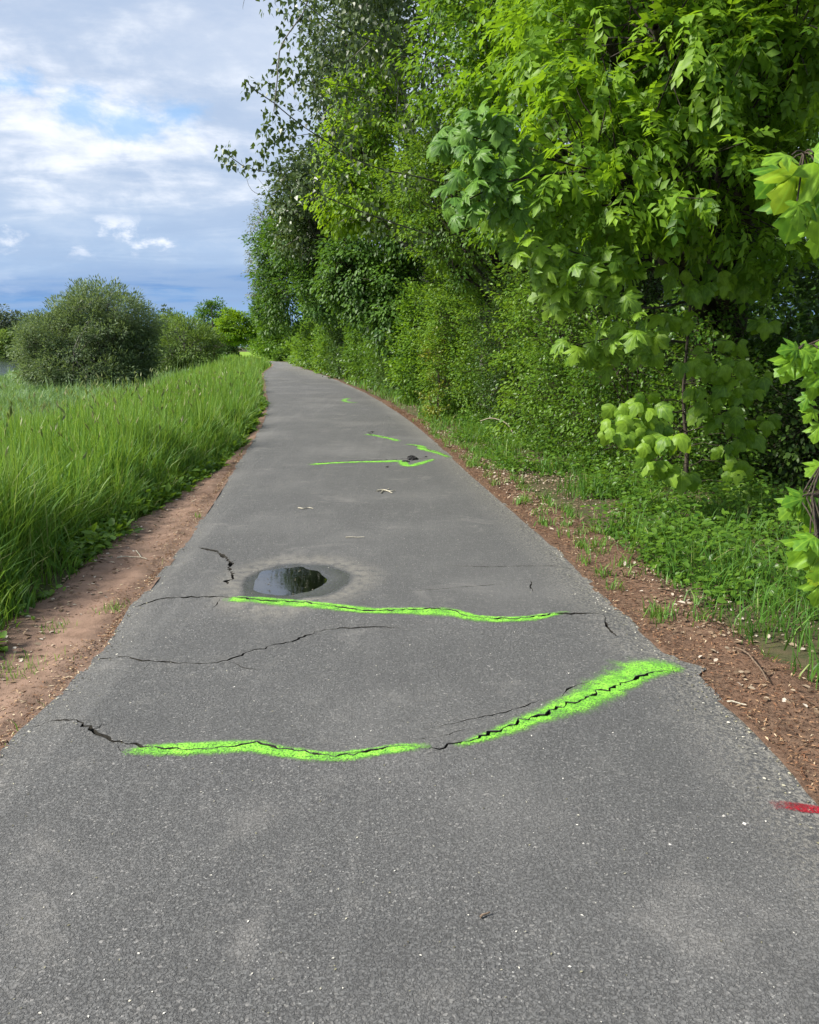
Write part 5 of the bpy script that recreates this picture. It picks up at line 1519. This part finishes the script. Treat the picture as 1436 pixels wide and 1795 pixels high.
y = 2.2 + 20 * rng.random(n) ** 1.5; d = rng.random(n) ** 1.2 * np.interp(y, [3, 9, 14, 20, 24], [0.75, 0.7, .5, .2, .1]); x = XR(y) + d - 0.01
z = verge_z(x, y) + .003 + .01 * rng.random(n)
k = z > -0.06; x, y, z = x[k], y[k], z[k]; N = len(x)
chips.leaves(np.stack([x, y, z], 1), nrm(np.column_stack([rng.normal(size=(N, 2)), rng.normal(0, .3, N)])), nrm(np.array([0, 0, 1.]) + .6 * rand_unit(N)), rng.uniform(.007, .030, N), NARROW, np.clip(rng.normal(.42, .28, N), 0, 1))
n = 5200
y = 2.2 + 10 * rng.random(n) ** 1.4; d = np.abs(rng.normal(0.02, .085, n)) * (0.4 + 1.2 * (vnoise(y, y * 0, 91, 2, 2.0) > -0.1)); x = XL(y) - d
z = dirt_z(x, y) + .004; N = len(x)
chips.leaves(np.stack([x, y, z], 1), nrm(np.column_stack([rng.normal(size=(N, 2)), rng.normal(0, .3, N)])), nrm(np.array([0, 0, 1.]) + .6 * rand_unit(N)), rng.uniform(.010, .03, N), NARROW, np.clip(rng.normal(.65, .25, N), 0, 1))
chips.build('bark_litter', tint_mat('bark_crumb', [(0, (0.055, 0.030, 0.020)), (.45, (0.165, 0.080, 0.042)), (.8, (0.30, 0.19, 0.105)), (1, (0.48, 0.39, 0.26))], .85), 'reddish bark crumbs and bud scales on the verge')

# crumbs on the asphalt: bud scales, chips of stone
cr = Stuff()
n = 1300
y = 1.5 + 12 * rng.random(n) ** 1.6; x = XL(y) + (XR(y) - XL(y)) * rng.random(n)
z = path_z(x, y) + .002; N = n
cr.leaves(np.stack([x, y, z], 1), nrm(np.column_stack([rng.normal(size=(N, 2)), rng.normal(0, .1, N)])), nrm(np.array([0, 0, 1.]) + .3 * rand_unit(N)), rng.uniform(.003, .011, N) , LEAF2, rng.random(N))
n = 2600
y = 1.8 + 13 * rng.random(n) ** 1.5; sd2 = rng.random(n) < .72
x = np.where(sd2, XR(y) - np.abs(rng.normal(0, .09, n)) + .03, XL(y) + np.abs(rng.normal(0, .06, n)) - .02)
x = np.clip(x, XL(y) + .012, XR(y) - .012); z = path_z(x, y) + .003
cr.leaves(np.stack([x, y, z], 1), nrm(np.column_stack([rng.normal(size=(n, 2)), rng.normal(0, .2, n)])), nrm(np.array([0, 0, 1.]) + .6 * rand_unit(n)), rng.uniform(.004, .016, n), OVAL, rng.random(n) * .75)
n = 70
a_ = rng.uniform(0, 6.283, n); q_ = np.sqrt(rng.random(n)) * 0.85
x = HOL_C[0] + PUD_A * .74 * q_ * np.cos(a_); y = HOL_C[1] + PUD_B * .92 * q_ * np.sin(a_)
z = np.maximum(path_z(x, y), PUD_Z) + .0015
cr.leaves(np.stack([x, y, z], 1), nrm(np.column_stack([rng.normal(size=(n, 2)), np.zeros(n)])), nrm(np.array([0, 0, 1.]) + .1 * rand_unit(n)), rng.uniform(.006, .020, n), LEAF2, rng.random(n) * .12)
cr.build('crumb_litter', tint_mat('crumb', [(0, (0.05, 0.045, 0.035)), (.25, (0.20, 0.19, 0.12)), (.6, (0.42, 0.40, 0.33)), (1, (0.62, 0.60, 0.55))], .8), 'tiny pale crumbs and bud scales scattered on the asphalt')

# ------------------------------------------------------------------ single small things
def stick(name, label, pts, r, mat, cat='twig', forks=(), lift=0.004, zf=None):
    tb = Tubes()
    def run(pp, rr):
        c = np.array([G(*p) for p in pp]); c = catmull(c, 0.015)
        zb = path_z(c[:, 0], c[:, 1]) if zf is None else zf(c[:, 0], c[:, 1])
        c[:, 2] = zb + rr + lift * np.abs(np.sin(np.linspace(0, 5, len(c))))
        tb.tube(c, np.linspace(rr, rr * .55, len(c)), 5)
    run(pts, r)
    for f in forks:
        run(f, r * .7)
    return tag(tb.build(name, mat), label, cat, 'twigs lying about')


PALE = plain_mat('pale_twig', (0.30, 0.27, 0.20), (0.50, 0.47, 0.38), 80)
BROWN = plain_mat('brown_twig', (0.09, 0.06, 0.04), (0.18, 0.13, 0.09), 80)
stick('twig', 'pale forked catkin twig lying in the middle of the path', [(661, 862), (672, 861), (684, 863), (693, 862)], .010, PALE, forks=([(672, 861), (667, 866)], [(680, 862), (688, 866)], [(676, 862), (682, 858)]))
stick('twig', 'thin curved twig left of the catkin on the path', [(523, 891), (532, 893), (540, 891), (549, 893)], .006, PALE)
stick('twig', 'straight thin pale twig lying across the path beyond the puddle', [(606, 943), (620, 943), (639, 943)], .005, PALE)
stick('twig', 'short dark brown twig on the asphalt close to the viewer', [(842, 1611), (850, 1607), (859, 1604)], .004, BROWN)
stick('twig', 'long brown stem lying at the grass edge of the bark verge', [(1290, 1140), (1310, 1152), (1330, 1172), (1345, 1198)], .006, BROWN, zf=lambda x, y: np.maximum(ground_z(x, y), verge_z(x, y)) + .02)
stick('twig', 'light stalk lying across the edge of asphalt and bark verge', [(1275, 1226), (1292, 1228), (1309, 1232)], .005, PALE, zf=lambda x, y: np.maximum(path_z(x, y) - .01, verge_z(x, y)) + .006)
stick('twig', 'forked pale straw on the reddish earth strip', [(205, 973), (225, 970), (246, 972)], .006, PALE, forks=([(238, 960), (246, 970), (257, 978)],), zf=lambda x, y: dirt_z(x, y) + .004)

# lump of broken asphalt at the far crack
def lump(name, label, cat, px, py, sx_, sy_, sz_, mat, seed, on=None):
    p = G(px, py); th, ph = 9, 6
    vs = []
    for i in range(ph):
        e_ = i / (ph - 1) * math.pi / 2
        for j in range(th):
            a = j / th * 2 * math.pi
            k = 1 + .30 * math.sin(3 * a + seed + i) + .18 * math.sin(5 * a + seed * 2 + 2 * i)
            vs.append((p[0] + sx_ * k * math.cos(e_) * math.cos(a), p[1] + sy_ * k * math.cos(e_) * math.sin(a), float(path_z(np.array([p[0]]), np.array([p[1]]))[0]) - .004 + sz_ * math.sin(e_) * (1 + .2 * math.sin(4 * a + seed))))
    f = [(i * th + j, i * th + (j + 1) % th, (i + 1) * th + (j + 1) % th, (i + 1) * th + j) for i in range(ph - 1) for j in range(th)]
    o = add(name, np.array(vs), np.array(f), mat, smooth=False)
    return tag(o, label, cat)


TAR = plain_mat('tar', (0.014, 0.014, 0.015), (0.035, 0.034, 0.034), 90)
STONE = plain_mat('stone', (0.38, 0.36, 0.33), (0.58, 0.56, 0.52), 50)
lump('asphalt_lump', 'black lump of broken asphalt heaved up at the far crack', 'lump', 722, 807, .075, .09, .05, TAR, 1.0)
lump('asphalt_lump', 'flat black crumb of asphalt left of the heaved lump', 'lump', 711, 810, .06, .07, .018, TAR, 2.2)
lump('asphalt_lump', 'tiny black asphalt crumb beyond the heaved lump', 'lump', 747, 802, .022, .03, .018, TAR, 3.1)
lump('asphalt_lump', 'tiny black asphalt crumb nearer than the sprayed far line', 'lump', 679, 819, .022, .03, .018, TAR, 4.0)
for px, py, s, lab in ((1269, 1430, .008, 'white pebble left of its neighbours below the red dash'), (1306, 1444, .009, 'largest white pebble below the red dash'), (1391, 1428, .006, 'pebble just under the red dash at the edge'), (1175, 1480, .007, 'lone white pebble on the near asphalt'), (1023, 1478, .006, 'small yellowish pebble on the near asphalt')):
    o = lump('pebble', lab, 'pebble', px, py, s, s * .9, s * .8, STONE, px * .1); o['group'] = 'pale pebbles on the asphalt'

# seed heads at the meadow's edge
SEED = plain_mat('seed_fluff', (0.55, 0.53, 0.48), (0.75, 0.73, 0.68), 60)
for px, py, D, lab in ((402, 713, 21.5, 'left white dandelion clock above the grass edge'), (415, 712, 22, 'larger white dandelion clock in the grass edge'), (447, 714, 22.5, 'yellowed seed head closest to the path edge'), (287, 786, 12.6, 'single pale clock lower in the meadow')):
    h = P3(px, py, D); g_ = float(ground_z(h[0], h[1]))
    t = thing('dandelion', lab, 'flower', (h[0], h[1], g_), 'dandelions gone to seed')
    tb = Tubes(); tb.tube(curve((h[0], h[1], g_), h, 5, 0, .01), .004, 4); tb.build('stem', PALE, t)
    N = 70; dd = rand_unit(N)
    V, Fc, tn = leaves_mesh(np.repeat(h[None], N, 0), dd, rand_unit(N), .034, LEAF2, rng.random(N))
    hd = add('seed_head', V, Fc, SEED, t); hd['kind'] = 'stuff'
